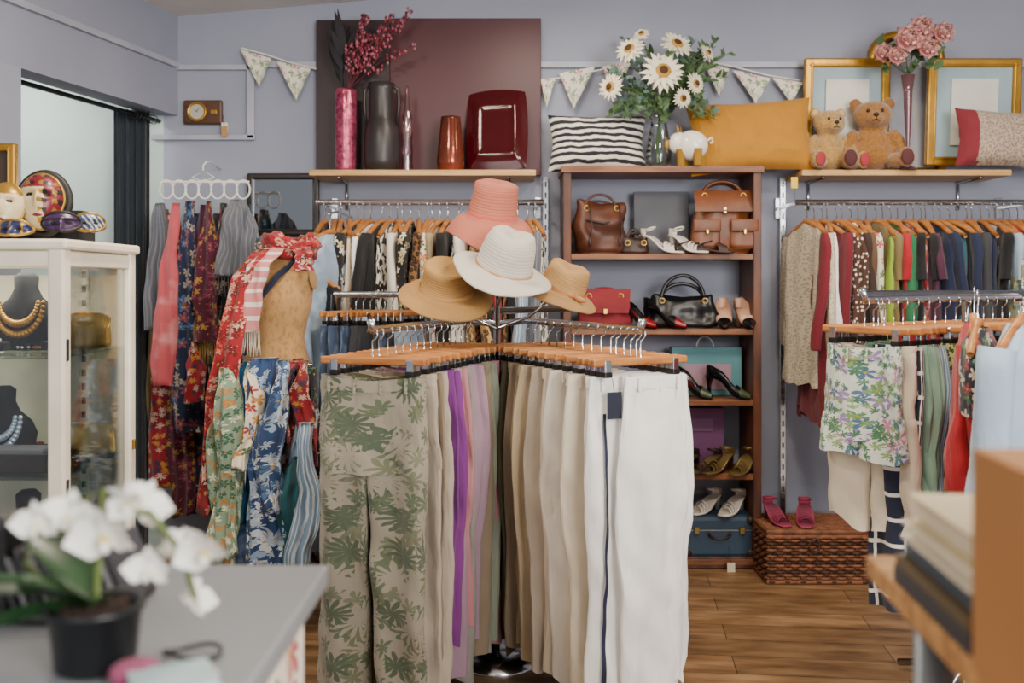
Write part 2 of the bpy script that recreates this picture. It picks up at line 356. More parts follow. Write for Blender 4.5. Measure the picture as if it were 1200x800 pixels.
R_keys=['lace','crimson','crimson','white','polka','polka','creamfloral','dkbrown','brown','khaki','lime','green','red','redpaisley','black','plum','black','navy','teal','black','navy','charcoal','bwfloral','navy','ltblue','black','greenpattern','red','cream','darkfloral','teal']
Ls=[.72,.86,.84,.5,.62,.6]+[R.uniform(.42,.66) for _ in range(40)]
rail_row('clothes_rail',940,1215,237,4.42,[(k,Ls[i],.5 if i<6 else R.choice([0,.2,.45,.45])) for i,k in enumerate(R_keys)])
for x0,nm in ((922,'shop_fitting_upright'),(640,'shop_fitting_upright')):
    m=M(); p=at(x0,0,4.7); m.box((p.x,4.775,.9),(.028,.024,1.8),chrome)
    for i in range(34): m.box((p.x,4.762,.05+i*.052),(.008,.003,.025),black,bev=0)
    m.obj(nm)
e=empty('jeans_rail',at(440,345,4.0)); m=M(); a=at(400,345,4.0); b=at(485,345,4.0)
m.tube([(a.x-.03,4.0,a.z),(b.x+.05,4.0,a.z)],.0125,chrome,10); m.tube([(a.x-.03,4,a.z),(a.x-.03,4,0)],.0125,chrome,10); m.tube([(b.x+.05,4,a.z),(b.x+.05,4,0)],.0125,chrome,10)
for i in range(11):
    x=a.x+(b.x-a.x)*i/10; T=TR((x,4.0,a.z-.075))@RZ(rad(62+R.uniform(-7,7))); changer(m,T,.3,.07); trousers(m,FB[R.choice(['denim','ltdenim','navy','denim','charcoal'])],T@TR((0,0,-.045)),.3,.95,i*2.2,.014,amp=.012,detail=False)
m.obj('jeans_on_hangers',e)
# ------------------------------------------------------------ four way rack
RZr=at(0,384,2.95).z
c=V((-.055,3.66,0))
m=M(); hz=RZr
m.tube([(c.x,c.y,0),(c.x,c.y,hz+.03)],.0125,chrome,12)
LA=(V((-.16,3.5,hz)),V((-.395,2.82,hz))); RA=(V((.05,3.5,hz)),V((.365,2.82,hz)))
for A in (LA,RA): m.tube([(c.x,c.y,hz-.02),tuple(A[0]),tuple(A[1]),(A[1].x*1.01,A[1].y-.012,hz+.03)],.012,chrome,10)
m.tube([(c.x,c.y,hz+.03),(.3,4.0,hz+.03)],.012,chrome,10); m.tube([(c.x,c.y,hz+.03),(-.25,3.95,hz+.03)],.012,chrome,10)
for a in range(4):
    an=rad(45+90*a); m.tube([(c.x,c.y,.1),(c.x+.3*cos(an),c.y+.3*sin(an),.04),(c.x+.42*cos(an),c.y+.42*sin(an),.02)],.014,chrome,8)
m.obj('clothing_rack')
def fan(A,keys,sgn,w=.31,Lr=(.90,.99),jy=.1,par=None,hw_=.33):
    d=(A[1]-A[0]).normalized(); ang=math.atan2(d.y,d.x)+pi/2
    for i,k in enumerate(keys):
        key,t,nm,o=k; p=A[0].lerp(A[1],t)
        m=M(); T=TR((p.x,p.y,p.z-.088))@RZ(ang+R.uniform(-jy,jy))
        changer(m,T,hw_); T2=T@TR((0,0,-.045)); L=o.get('L',R.uniform(*Lr)); sd=i*3.3+sgn
        if 'off' in o: folded(m,FB[key],T2,o.get('w',.2),L,sd,o.get('amp',.014),o['off'])
        else: trousers(m,FB[key],T2,o.get('w',w*R.uniform(.92,1.04)),L,sd,o.get('th',.018),o.get('fl',R.uniform(.2,.25)),amp=o.get('amp',.017),jag=.02)
        if 'fn' in o: o['fn'](m,T2,sd)
        m.obj(nm,par)
Lk=['charcoal','brown','dusty_pink','sage','taupe','mauve','grey','dusty_pink','mauve','purple','stone','taupe','stone']
keys=[(k,.0+i*.072,'trousers',dict(off=R.uniform(.03,.065),w=.2,L=R.uniform(.86,.97)) if i%2 else {}) for i,k in enumerate(Lk)]
keys+=[('olivepants',.945,'trousers',dict(w=.2,L=.9)),('palm',1.0,'leaf_print_trousers',dict(w=.33,L=1.0,th=.026,fl=.235,amp=.02))]
fan(LA,keys,0)
Rk=['olive','brown','olive','taupe','sand','beige','stone','cream','offwhite','cream','offwhite']
keys=[(k,.0+i*.078,'linen_trousers',dict(off=R.uniform(-.07,-.03),w=R.uniform(.18,.21),L=R.uniform(.88,.98))) for i,k in enumerate(Rk)]
def tagstripe(m,T,seed):
    m.box((-.095,-.062,-.075),(.046,.004,.075),mat('navy_card','#141c30',.6),T=T,bev=.001)
    m.tube([(-.095,-.05,.0),(-.095,-.062,-.04)],.001,black,5,T=T)
    T2=T@TR((-.055,0,0))
    def fn(u,v):
        z=-.10-.78*v; x=-.058-.012*v+(u-.5)*.012
        return (x,-.037-.006*v+fold(x,z,seed,.014,13),z)
    m.grid(fn,2,50,mat('navy_piping','#1c2440',.7),T=T2)
keys+=[('cream',.82,'linen_trousers',dict(off=-.07,w=.2,L=.95)),('offwhite',.88,'linen_trousers',dict(off=.05,w=.22,L=.93)),('white',.93,'white_linen_trousers',dict(off=-.055,w=.2,L=.97,fn=tagstripe)),('white',.97,'white_linen_trousers',dict(off=.07,w=.2,L=.86)),('white',1.0,'white_linen_trousers',dict(off=.035,w=.21,L=.95,amp=.017))]
fan(RA,keys,50,.32)
# ------------------------------------------------------------ hats
def straw(name,c,fr=260):
    n=N(name); uv=n.n('ShaderNodeTexCoord').outputs['UV']; w=n.n('ShaderNodeTexWave',bands_direction='Y'); n.l(uv,w.inputs[0]); w.inputs['Scale'].default_value=fr/6.28; w.inputs['Distortion'].default_value=1
    w2=n.n('ShaderNodeTexWave',bands_direction='X'); n.l(uv,w2.inputs[0]); w2.inputs['Scale'].default_value=fr/6.28*1.2
    h=n.ma('MULTIPLY',w.outputs[1],w2.outputs[1]); cc=lin(c)
    n.l(n.mix(h,[x*.6 for x in cc[:3]]+[1],cc),n.b.inputs['Base Color']); n.P(Roughness=.75); n.bump(h,.7,.002); return n.m
def hat(name,T,cr,chh,br,mt,band,droop=.03,wav=.012,flat=.75,bandh=.018,bow=False,seed=0,pinch=.018):
    m=M(); m.T=T
    prof=[(0.001,chh*.96),(cr*.35,chh),(cr*flat*.9,chh*.985),(cr*flat*1.05,chh*.93),(cr*.9,chh*.7),(cr*.97,chh*.4),(cr,chh*.12),(cr*1.03,0.01),(cr*1.12,0)]
    for t in (.15,.3,.45,.6,.75,.9,1): prof.append((cr*1.12+(br-cr*1.12)*t,-droop*t*t))
    def wob(p,a,v):
        r=math.hypot(p.x,p.y)
        if r>cr*1.1: k=(r-cr*1.1)/(br-cr); p.z+=wav*k*(sin(2*a+seed)+.5*sin(3*a+seed*2))
        if p.z>chh*.9: p.z-=pinch*math.exp(-(p.x/.03)**2)
        p.x*=.93; p.z+=.004*nz(p.x*18,p.y*18,seed); return p
    m.lathe(prof,mt,48,wob=wob,su=1.0,sv=.4)
    m.lathe([(br,-droop-.0),(br+.003,-droop-.003),(br-.002,-droop-.006)],mt,48,wob=wob)
    m.lathe([(cr*1.06,.004),(cr*1.055,.012),(cr*1.025,bandh)],band,40,wob=lambda p,a,v:V((p.x*.93,p.y,p.z)))
    if bow:
        for s in (-1,1): m.ell((cr*.5+s*.02,-cr*.95,.014),(.022,.007,.01),band)
    return m.obj(name)
s_white=straw('ivory_woven_straw','#f0e8da'); s_coral=straw('coral_woven_straw','#de8068'); s_nat=straw('natural_straw','#cf9e5a'); s_nat2=straw('golden_straw','#cfa064')
def hp(px,py,d): return TR(at(px,py,d))
HT=[hp(577,255,3.42),hp(590,315,3.2),hp(523,341,3.32),hp(658,340,3.32)]
hat('coral_sun_hat',HT[0]@RY(rad(8))@RX(rad(14)),.09,.125,.165,s_coral,FB['coral'],.07,.018,.85,seed=1,pinch=0)
hat('white_panama_hat',HT[1]@RY(rad(17))@RX(rad(20)),.098,.13,.175,s_white,mat('tan_leather_band','#b07a4c',.5),.014,.009,.74,.012,seed=2,pinch=.012)
hat('straw_sun_hat',HT[2]@RY(rad(7))@RX(rad(24)),.095,.095,.168,s_nat,mat('straw_band','#b98a50',.7),.022,.006,.9,seed=.5,pinch=.003)
hat('straw_fedora_hat',HT[3]@RY(rad(22))@RX(rad(14)),.085,.095,.14,s_nat2,mat('brown_ribbon','#a8703c',.6),.018,.006,.8,.022,bow=True,seed=3,pinch=.01)
m=M(); cst=V((-.05,3.42,0))
m.tube([(cst.x,cst.y,.03),(cst.x,cst.y,HT[0].translation.z)],.009,chrome,10)
for q in HT:
    p=q.translation; m.tube([(cst.x,cst.y,p.z-.13),((cst.x+p.x)/2,(cst.y+p.y)/2,p.z-.09),(p.x,p.y,p.z)],.005,chrome,8); m.ell(p+V((0,0,.02)),(.05,.05,.035),mat('hat_rest','#d8d4cc',.6))
m.lathe([(.001,.03),(.12,.028),(.15,.012),(.15,0)],chrome,28,T=TR((cst.x,cst.y,0))); m.obj('hat_stand')
# ------------------------------------------------------------ scarves
def scarf(m,mt,path,w,th=.02,seed=0.,fr=16,fringe=None,amp=.02,T=None,pl=60):
    path=[V(p) for p in path]; n=len(path)-1
    def pos(v):
        x=v*n; i=min(n-1,int(x)); return path[i].lerp(path[i+1],x-i)
    ww=w if callable(w) else (lambda v:w)
    L=sum((path[i+1]-path[i]).length for i in range(n))
    def fn(u,v):
        a=2*pi*u; p=pos(v); x=ww(v)*sp(cos(a),.85)
        y=th*sp(sin(a),.85)+amp*1.4*nz(x*fr+seed*5,v*2+seed,seed)+amp*.9*(abs(sin(x*pl+seed+1.5*sin(v*2.5+seed)))-.5)
        x2=x+.012*nz(v*5,seed*2)+.006*nz(x*30,v*6,seed)
        return p+V((x2,y,(-.05*abs(nz(x*14,seed)) if v>.97 else 0)))
    m.grid(fn,40,34,mt,True,True,True,5*ww(.5),L,T,uo=seed*.3)
    if fringe:
        p=path[-1]
        for i in range(14):
            x=ww(1)*(-1+2*(i+.5)/14); m.tube([p+V((x,-.005,.005)),p+V((x+R.uniform(-.004,.004),-.006,-.05)),p+V((x+R.uniform(-.006,.006),-.004,-R.uniform(.08,.1)))],.0022,fringe,5)
SR=empty('scarf_ring_hanger',at(238,213,4.47))
def hangs(name,mt,px,py0,py1,d,wpx,seed,fr=16,fringe=None,th=.016,amp=.02,lean=0):
    m=M(); w=wpx/F*d/2; a=at(px,py0,d); b=at(px+lean,py1,d)
    pts=[a.lerp(b,t)+V((.006*sin(t*5+seed),0,0)) for t in [i/8 for i in range(9)]]
    scarf(m,mt,pts,lambda v:w*(.3+.7*min(1,v*2.5)+.12*sin(v*8+seed)),th,seed,fr,fringe,amp)
    return m.obj(name,SR)
hangs('grey_scarf',FB['greyscarf'],186,238,385,4.52,30,1); hangs('coral_scarf',FB['pinkscarf'],204,238,450,4.38,26,2,lean=-14)
hangs('navy_floral_scarf',FB['navyfloral'],222,236,505,4.44,34,3,lean=-4); hangs('maroon_scarf',FB['maroongold'],246,236,400,4.36,30,4,lean=-6,fringe=mat('gold_thread','#a08044',.7))
hangs('violet_scarf',FB['plum'],240,240,480,4.56,44,5); hangs('grey_fringed_scarf',FB['greyscarf'],278,234,322,4.33,46,6,fr=22,amp=.028,fringe=mat('grey_thread','#5a5c64',.8))
hangs('red_paisley_scarf',FB['redpaisley'],200,250,570,4.60,46,7); hangs('gold_scarf',FB['khaki'],190,245,520,4.66,30,8); hangs('blue_scarf',FB['navyfloral'],226,250,590,4.62,50,9)
hangs('dark_patterned_scarf',FB['darkfloral'],262,238,520,4.52,36,10); hangs('red_gold_scarf',FB['redpaisley'],228,400,470,4.34,22,11); hangs('grey_long_scarf',FB['tealfloral'],290,240,560,4.6,44,12); hangs('white_spotted_scarf',FB['bwfloral'],268,330,430,4.40,24,13)
hangs('olive_scarf',FB['khaki'],234,300,430,4.40,12,14); hangs('plum_scarf',FB['maroongold'],212,300,600,4.56,30,15); hangs('dark_shawl',FB['charcoal'],262,250,600,4.68,90,16)
m=M()
for i in range(7):
    p=at(195+i*15,222,4.47); m.tube([p+V((.03*cos(a),0,.042*sin(a))) for a in [k*pi/8 for k in range(16)]],.0045,white,6,closed=True)
a=at(188,213,4.47); b=at(292,213,4.47); m.tube([a,b],.005,white,6)
p=at(238,213,4.47); m.tube([p,p+V((-.05,0,.02)),p+V((0,0,.05)),p+V((.05,0,.02)),p],.004,white,6)
m.tube([p+V((0,0,.05)),p+V((0,0,.075)),p+V((.015,0,.09)),p+V((0,.1,.1)),p+V((-.01,.3,.09))],.004,white,6); m.obj('rings',SR)
# mirror
def frame(m,x0,y0,x1,y1,d,fw,fm,inner,t=.03,lean=0):
    a=at(x0,y0,d); b=at(x1,y1,d); w=b.x-a.x; h=a.z-b.z
    T=TR(((a.x+b.x)/2,d,b.z))@RX(rad(-lean))
    for sx in (-1,1):
        m.box((sx*(w/2-fw/2),0,h/2),(fw,t,h),fm,T=T,bev=.008); m.box((sx*(w/2-fw*.8),-t*.45,h/2),(fw*.25,t*.4,h-fw),fm,T=T,bev=.004)
    for z in (fw/2,h-fw/2): m.box((0,0,z),(w-fw,t,fw),fm,T=T,bev=.008)
    for z in (fw*.8,h-fw*.8): m.box((0,-t*.45,z),(w-fw,t*.4,fw*.25),fm,T=T,bev=.004)
    m.box((0,t*.1,h/2),(w-fw,t*.3,h-fw),inner,T=T,bev=0); return T,w,h
mir=mat('mirror_silver','#c8ccd0',.02,1,0,var=0)
m=M(); frame(m,290,203,374,276,4.76,.03,mat('dark_mirror_frame','#241a14',.35,0,.4,40),mir,.035); m.obj('wall_mirror')
# mannequin (dress form)
linen=fab('linen_canvas','#b08754',[('soft',60,.55,'#9c7444')],bump=.6,wr=.15)
m=M(); mc=at(326,430,3.92); m.T=TR((mc.x,mc.y,0))@RZ(rad(-12))
zb=mc.z-.06
pr=[(.135,.09,0),(.138,.095,.03),(.13,.09,.08),(.11,.078,.14),(.105,.075,.18),(.118,.085,.24),(.135,.1,.31),(.14,.1,.36),(.145,.085,.41),(.15,.07,.445),(.12,.06,.475),(.065,.05,.495),(.048,.046,.515),(.046,.045,.55),(.04,.04,.56)]
def mf(u,v):
    w,d_,z=pr[int(round(v*(len(pr)-1)))]; a=2*pi*u
    y=d_*sin(a)
    if sin(a)<0 and .24<z<.4: y-=.022*math.exp(-((abs(w*cos(a))-.06)/.035)**2)*math.exp(-((z-.32)/.05)**2)
    return (w*sp(cos(a),.9),y,zb+z)
m.grid(mf,36,len(pr)-1,linen,True,True,True,.8,.55)
for s in (-1,1): m.lathe([(.001,.006),(.035,.006),(.042,0)],linen,20,T=TR((s*.146,0,zb+.405))@RY(s*rad(80))@SC(1,.8,1))
m.lathe([(.001,.03),(.02,.028),(.03,.01),(.045,0)],woodD,20,T=TR((0,0,zb+.558)))
m.tube([(0,0,zb),(0,0,.2)],.018,woodD,10)
for k in range(3): an=rad(30+120*k); m.tube([(0,0,.3),(.12*cos(an),.12*sin(an),.22),(.26*cos(an),.26*sin(an),.02)],[.018,.016,.014],woodD,8)
m.obj('dress_form')
m=M(); m.T=TR((mc.x,mc.y,0))@RZ(rad(-12)); m.tube([(.10,-.02,zb+.49),(.05,-.105,zb+.42),(-.02,-.125,zb+.33),(-.09,-.1,zb+.24),(-.125,-.03,zb+.17)],.012,FB['navy'],8,flat=.3); m.obj('shoulder_strap')
m=M(); p=at(356,318,4.12); shanger(m,TR(p),.15); top(m,FB['black'],TR(p-V((0,0,.01))),.26,.85,3,.3); m.tube([p+V((0,0,.08)),p+V((0,.2,.1)),p+V((0,.66,.1))],.006,chrome); m.obj('black_top')
m=M(); p=at(386,272,4.2); T=TR(p)@RZ(rad(66)); shanger(m,T,.2); top(m,FB['ltdenim'],T@TR((0,0,-.01)),.4,.72,5,.5,.035,.016); m.tube([p+V((0,0,.08)),p+V((0,.2,.1)),p+V((0,.58,.1))],.006,chrome); m.obj('light_blue_denim_shirt')
m=M()
n0=at(336,298,3.92)
def nk(u,v):
    a=2*pi*u; b=2*pi*v; rr=.036+.010*sin(a*3+1)+.007*sin(b*5+a*4)+.008*nz(cos(a)*4,sin(a)*4,b*2)
    return n0+V(((.085+rr*cos(b))*cos(a),(.07+rr*cos(b))*sin(a),.012*sin(a*2)+.028+rr*1.1*sin(b)))
m.grid(nk,60,28,FB['redfloral'],True,su=.6,sv=.3)
scarf(m,FB['redfloral'],[n0+V((.07,-.06,.03)),n0+V((.09,-.12,-.0)),n0+V((.1,-.13,-.06))],.035,.02,3); m.obj('red_neck_scarf')
m=M(); A=[at(322,290,3.80),at(303,312,3.74),at(294,345,3.74),at(292,388,3.74)]
scarf(m,FB['pinkstripe'],A,.042,.014,2,fringe=mat('cream_thread','#d8c9b8',.8)); m.obj('pink_striped_scarf')
m=M(); A=[at(310,292,3.8),at(284,325,3.74),at(268,400,3.7),at(262,480,3.7),at(250,600,3.7)]
scarf(m,FB['redfloral'],A,lambda v:.035+.03*v,.02,4,amp=.028); m.obj('red_floral_scarf')
# scarves hanging on the stand under the dress form
cfg=[(262,435,640,'greenpattern',28),(284,428,600,'brightblue',20),(309,424,655,'bluewhite',36),(345,424,560,'redfloral',26),(331,430,640,'navyfloral',26),(272,460,655,'greenpattern',34),(299,440,645,'brightblue',24),(352,480,655,'ltdenim',26),(320,440,655,'tealfloral',40),(366,436,655,'darkfloral',26),(323,426,590,'bluewhite',24),(357,426,540,'redpaisley',20),(296,428,540,'creamfloral',16),(276,430,560,'creamfloral',14),(338,428,510,'redpaisley',14),(362,500,655,'bluestripe',24),(312,560,660,'denim',40),(340,540,660,'teal',30)]
e=empty('scarf_display',(at(305,0,3.75).x,3.75,0)); 
for i,(x,y0,y1,k,w) in enumerate(cfg):
    m=M(); d=3.64+.04*((i*3)%5)+(.05 if 4<i<10 else 0); a=at(x,y0,d)+V((0,.05,.01)); b=at(x+R.uniform(-12,12),y1,d)
    pts=[a.lerp(b,t)+V((.02*sin(t*5+i*2),-.05*min(1,t*8),0)) for t in [j/10 for j in range(11)]]
    scarf(m,FB[k],pts,lambda v,w=w,d=d,i=i:w/F*d/2*(.55+.6*min(1,v*2.5)+.25*sin(v*7+i)),.026,i*1.3,15,amp=.034,pl=85); m.obj('scarf_%d'%i,e)
m=M(); a=at(262,428,3.84); b=at(366,428,3.84); m.tube([a,b],.01,chrome,8); xm=(a.x+b.x)/2-.08; m.tube([(xm,3.84,0),(xm,3.84,a.z)],.01,chrome); m.obj('rail',e)
# curtain in the alcove
m=M(); p0=at(133,126,4.58); p1=at(176,126,4.7)
def cf(u,v):
    x=p0.x+(p1.x-p0.x)*u; y=p0.y+(p1.y-p0.y)*u+.035*sin(u*2*pi*4.5+v*.6)*(.4+.6*v)
    return (x+.012*sin(u*25),y,p0.z*(1-v)+.02*v)
m.grid(cf,70,20,FB['curtain'],su=.5,sv=2.1); m.obj('changing_room_curtain')
m=M(); a=V((lx(3.75)-.08,3.75,2.07)); b=V((lx(4.78)-.08,4.78,2.07)); m.tube([a,b],.011,mat('black_metal','#15161a',.35,.6),10)
for i in range(7): q=a.lerp(b,.8+.18*i/7); m.tube([q+V((.02*cos(t),0,.02*sin(t))) for t in [k*pi/5 for k in range(10)]],.002,black,5,closed=True)
m.obj('curtain_rod')
# wall clock
m=M(); p=onwall(239,132); m.box(p-V((0,.012,0)),(.185,.025,.115),wood('plaque_wood','#3c2414','#5e3a20',(4,20,20)),bev=.008)
q=p+V((-.025,-.027,0)); m.lathe([(.001,.004),(.036,.004),(.04,.012),(.046,.01),(.048,0)],gold,28,T=TR(q)@RX(rad(90))); m.lathe([(.001,.0055),(.035,.0055)],mat('aged_dial','#b8b4a4',.4),28,T=TR(q)@RX(rad(90)))
m.box(q+V((.006,-.008,.008)),(.002,.002,.03),black,rot=RY(rad(40))); m.box(q+V((-.004,-.008,.004)),(.002,.002,.02),black,rot=RY(rad(-50)))
m.box(p+V((.055,-.027,0)),(.03,.003,.02),gold); m.obj('wall_clock')
m=M(); p=onwall(265,155); m.box(p-V((0,.03,0)),(.03,.002,.05),mat('kraft_tag','#b08a5c',.7)); m.tube([p+V((0,-.03,.02)),p+V((-.01,-.02,.08))],.0012,black,5); m.obj('price_tag')
# ------------------------------------------------------------ bunting
def bunting(name,pts,flags):
    m=M(); P=[onwall(*q)-V((0,.03,0)) for q in pts]; m.tube(P,.004,white,6)
    for (x,y,w,h,sl) in flags:
        a=onwall(x-w/2,y)-V((0,.036,0)); b=onwall(x+w/2,y+sl)-V((0,.036,0)); c_=onwall(x+sl*.5,y+h)-V((0,.045,0))
        def fn(u,v,a=a,b=b,c_=c_):
            q=a.lerp(b,u).lerp(c_,v); q.y-=.008*sin(u*6+v*2); return q
        m.grid(fn,8,8,FB['bunting'],su=.18,sv=.2)
    return m.obj(name)
bunting('bunting',[(285,58),(315,66),(345,76),(372,82),(420,86)],[(302,60,36,44,10),(346,74,40,46,8)])
bunting('bunting',[(633,96),(660,92),(700,84),(740,74)],[(642,95,18,34,-3),(676,88,42,42,-9),(722,80,34,36,-6)])
bunting('bunting',[(820,72),(860,80),(900,90),(945,97)],[(838,76,30,40,6),(879,84,44,40,9),(921,93,36,30,5)])
# ------------------------------------------------------------ left shelf objects
def on(px,d): return V(((px-600)/F*d,d,WZ))
mar=mat('maroon_gloss_panel','#420c1a',.45,0,.05,20,.15,2); mar2=mat('dark_maroon_panel','#240a14',.45,0,.05,20,.1)
def panel(name,x0,x1,y0,d,mt):
    m=M(); a=at(x0,y0,d); b=at(x1,y0,d); h=a.z-WZ; m.box(((a.x+b.x)/2,d,WZ+h/2),(b.x-a.x,.025,h),mt); return m.obj(name)
panel('dark_canvas_panel',371,457,24,4.765,mar2); panel('maroon_canvas_panel',457,634,22,4.76,mar)
pinkg=mat('pink_glitter_glass','#a04460',.15,.5,.9,90,.6,60); 
m=M(); p=on(405,4.6); h=at(0,105,4.6).z-WZ; m.lathe([(.04,0),(.05,.01),(.048,.02),(.05,h*.5),(.052,h-.01),(.05,h),(.046,h-.01),(.044,.03)],pinkg,28,T=TR(p),c0=True)
rb=mat('red_berry','#7a2434',.6); pbr=mat('pink_berry','#a05868',.6)
for i in range(13):
    tip=at(R.uniform(408,492),R.uniform(2,62),4.6+R.uniform(-.06,.06)); pts=[p+V((0,0,.05)),p+V((.01,0,h)),(p+V((.01,0,h))).lerp(tip,.55)+V((-.01,0,.02)),tip]
    m.tube(pts,.002,mat('red_stem','#5a1420',.6),5)
    for k in range(34):
        t=R.uniform(.3,1); q=pts[1].lerp(tip,t)+V((R.uniform(-.02,.02),R.uniform(-.02,.02),R.uniform(-.01,.02))); m.ell(q,(.006,.006,.008),rb if k%2 else pbr,6)
def leaf(m,base,d,L,W,mt,up=V((0,0,1)),bend=0.,n=6,pw=.8,cup=0.):
    base=V(base); d=V(d).normalized(); sd=d.cross(up); sd=sd.normalized() if sd.length>1e-4 else V((1,0,0)); nr=sd.cross(d)
    def fn(u,v):
        w=W*(sin(pi*min(.98,max(.03,v))**pw)); k=(u-.5)*2
        return base+d*L*v+sd*w*k*.5+nr*(bend*v*v*L+cup*W*k*k)
    m.grid(fn,2,n,mt,su=W,sv=L)
dk=mat('dark_feather','#171019',.7)
for i in range(22):
    b_=p+V((R.uniform(-.02,.0),0,h+R.uniform(0,.2))); leaf(m,b_,(R.uniform(-.5,.3),R.uniform(-.2,.2),1),R.uniform(.12,.24),.035,dk,V((0,1,0)),R.uniform(-.3,.3))
m.tube([p+V((-.01,0,.05)),p+V((-.01,0,h+.3))],.004,dk,6)
m.obj('pink_vase_with_branches')
m=M(); p=on(447,4.6); h=at(0,98,4.6).z-WZ; gm=mat('dark_grey_ceramic','#2e2a2b',.4,.1,.2,50)
m.lathe([(.05,0),(.075,.012),(.08,.05),(.082,.14),(.076,.2),(.062,.235),(.056,.26),(.056,h-.03),(.062,h),(.05,h),(.05,h-.03)],gm,32,T=TR(p),c0=True)
for s in (-1,1): m.tube([p+V((s*.055,0,h-.01)),p+V((s*.078,0,h-.03)),p+V((s*.08,0,h-.1)),p+V((s*.07,0,.21))],[.008,.009,.009,.008],gm,10)
m.obj('dark_ceramic_vase')
m=M(); p=on(477,4.6); h=at(0,100,4.6).z-WZ
pg=glass('pale_pink_glass','#f0c8cc',.5,.05); m.lathe([(.026,0),(.028,.01),(.024,.06),(.028,.1),(.023,.14),(.028,.18),(.022,.22),(.024,.26),(.012,.29),(.008,h-.02),(.002,h)],pg,24,T=TR(p),c0=True); m.obj('glass_decanter')
m=M(); p=on(528,4.6); h=at(0,137,4.6).z-WZ; m.lathe([(.05,0),(.06,.01),(.064,.05),(.058,.12),(.045,h-.01),(.044,h),(.04,h-.01),(.05,.12)],mat('copper_lustre_glass','#7a3c2c',.15,.55,.3,30,.4),32,T=TR(p),c0=True); m.obj('copper_glass_vase')
m=M(); a=at(545,100,4.64); b=at(619,193,4.64); w=b.x-a.x; h=a.z-WZ
rg=mat('red_glass','#3c050c',.12,0,0,var=.1)
def pl(u,v):
    x=(u-.5)*2; z=(v-.5)*2; k=1-.06*(x*x*z*z); rr=max(abs(x),abs(z))
    return V((w/2*x*k*(1-.03*z*z),-.02+.02*max(0,rr-.55)/.45-.010*math.exp(-((rr-.62)/.08)**2),h/2*z*k*(1-.03*x*x)))
T=TR(((a.x+b.x)/2,4.69,WZ+h/2+.002))@RX(rad(-12))@RZ(rad(-8))
m.grid(pl,30,30,rg,T=T); m.grid(lambda u,v:pl(u,v)+V((0,.01,0)),30,30,rg,T=T); m.obj('red_glass_plate')
# ------------------------------------------------------------ cushions
def cushion(name,px,py,wpx,hpx,d,mt,th=.07,lean=-12,roll=0,side=None,yaw=0):
    m=M(); w=wpx/F*d; h=hpx/F*d; T=TR(at(px,py,d))@RZ(yaw)@RY(rad(roll))@RX(rad(lean))
    def s_(sg):
        def fn(u,v):
            x=(u-.5)*2; z=(v-.5)*2; b=(max(0,(1-x**4))*max(0,(1-z**4)))**.55
            k=.90+.10*(abs(x*z))**1.5
            return V((w/2*x*k,sg*th*b+.010*nz(x*3,z*3,sg)*b+.008*nz(x*8,z*8,sg)*b,h/2*z*k+.015*nz(x*2,sg,1.)*b))
        return fn
    for sg in (-1,1):
        if side: m.grid(s_(sg),26,26,mt,su=w,sv=h,T=T,mfn=lambda c_:(side if abs(c_.x)>w/2*.62 else mt))
        else: m.grid(s_(sg),26,26,mt,su=w,sv=h,T=T)
    return m.obj(name)
f('navystripe','#e2dcce',[('stripe',1,30,.5,'#1a1c26')],dist=.008); f('mustard','#ad7618'); f('woolred','#7c2430'); f('greychk','#b3a290',[('dot',80,.35,0,['#8f7a68'])])
cushion('striped_cushion',700,168,116,70,4.6,FB['navystripe'],.07,-10)
cushion('mustard_cushion',880,160,148,90,4.58,FB['mustard'],.075,-12,-3)
cushion('red_and_beige_cushion',1178,163,118,70,4.55,FB['greychk'],.075,-8,3,side=FB['woolred'])
# ------------------------------------------------------------ piggy bank
m=M(); p=at(810,178,4.5); wc=mat('white_glazed_ceramic','#ece6da',.15,0,0,var=.03); yl=mat('yellow_glaze','#c99a3c',.2,0,0)
BZ=SH[0]
m.T=TR((p.x,p.y,BZ))@RZ(rad(-25))@SC(1.1,1.1,1.25)
m.ell((0,0,.075),(.07,.055,.055),wc,24); m.ell((-.05,-.01,.085),(.042,.04,.04),wc,20); m.lathe([(.001,.02),(.017,.02),(.02,0)],yl,16,T=TR((-.085,-.02,.08))@RY(rad(-90)))
for x,y in ((-.035,-.03),(-.035,.03),(.035,-.03),(.035,.03)): m.tube([(x,y,.06),(x,y,0)],[.02,.016],yl,12)
for s in (-1,1): leaf(m,(-.045,s*.02,.115),(-.2,s*.3,1),.04,.035,yl,V((1,0,0)))
m.tube([(.068,0,.09),(.085,0,.1),(.088,.01,.085),(.078,0,.08)],.004,wc,6); m.box((0,0,.129),(.03,.004,.004),black)
m.ell((-.08,-.035,.1),.004,black,8); m.ell((-.088,.005,.1),.004,black,8)
m.obj('piggy_bank')
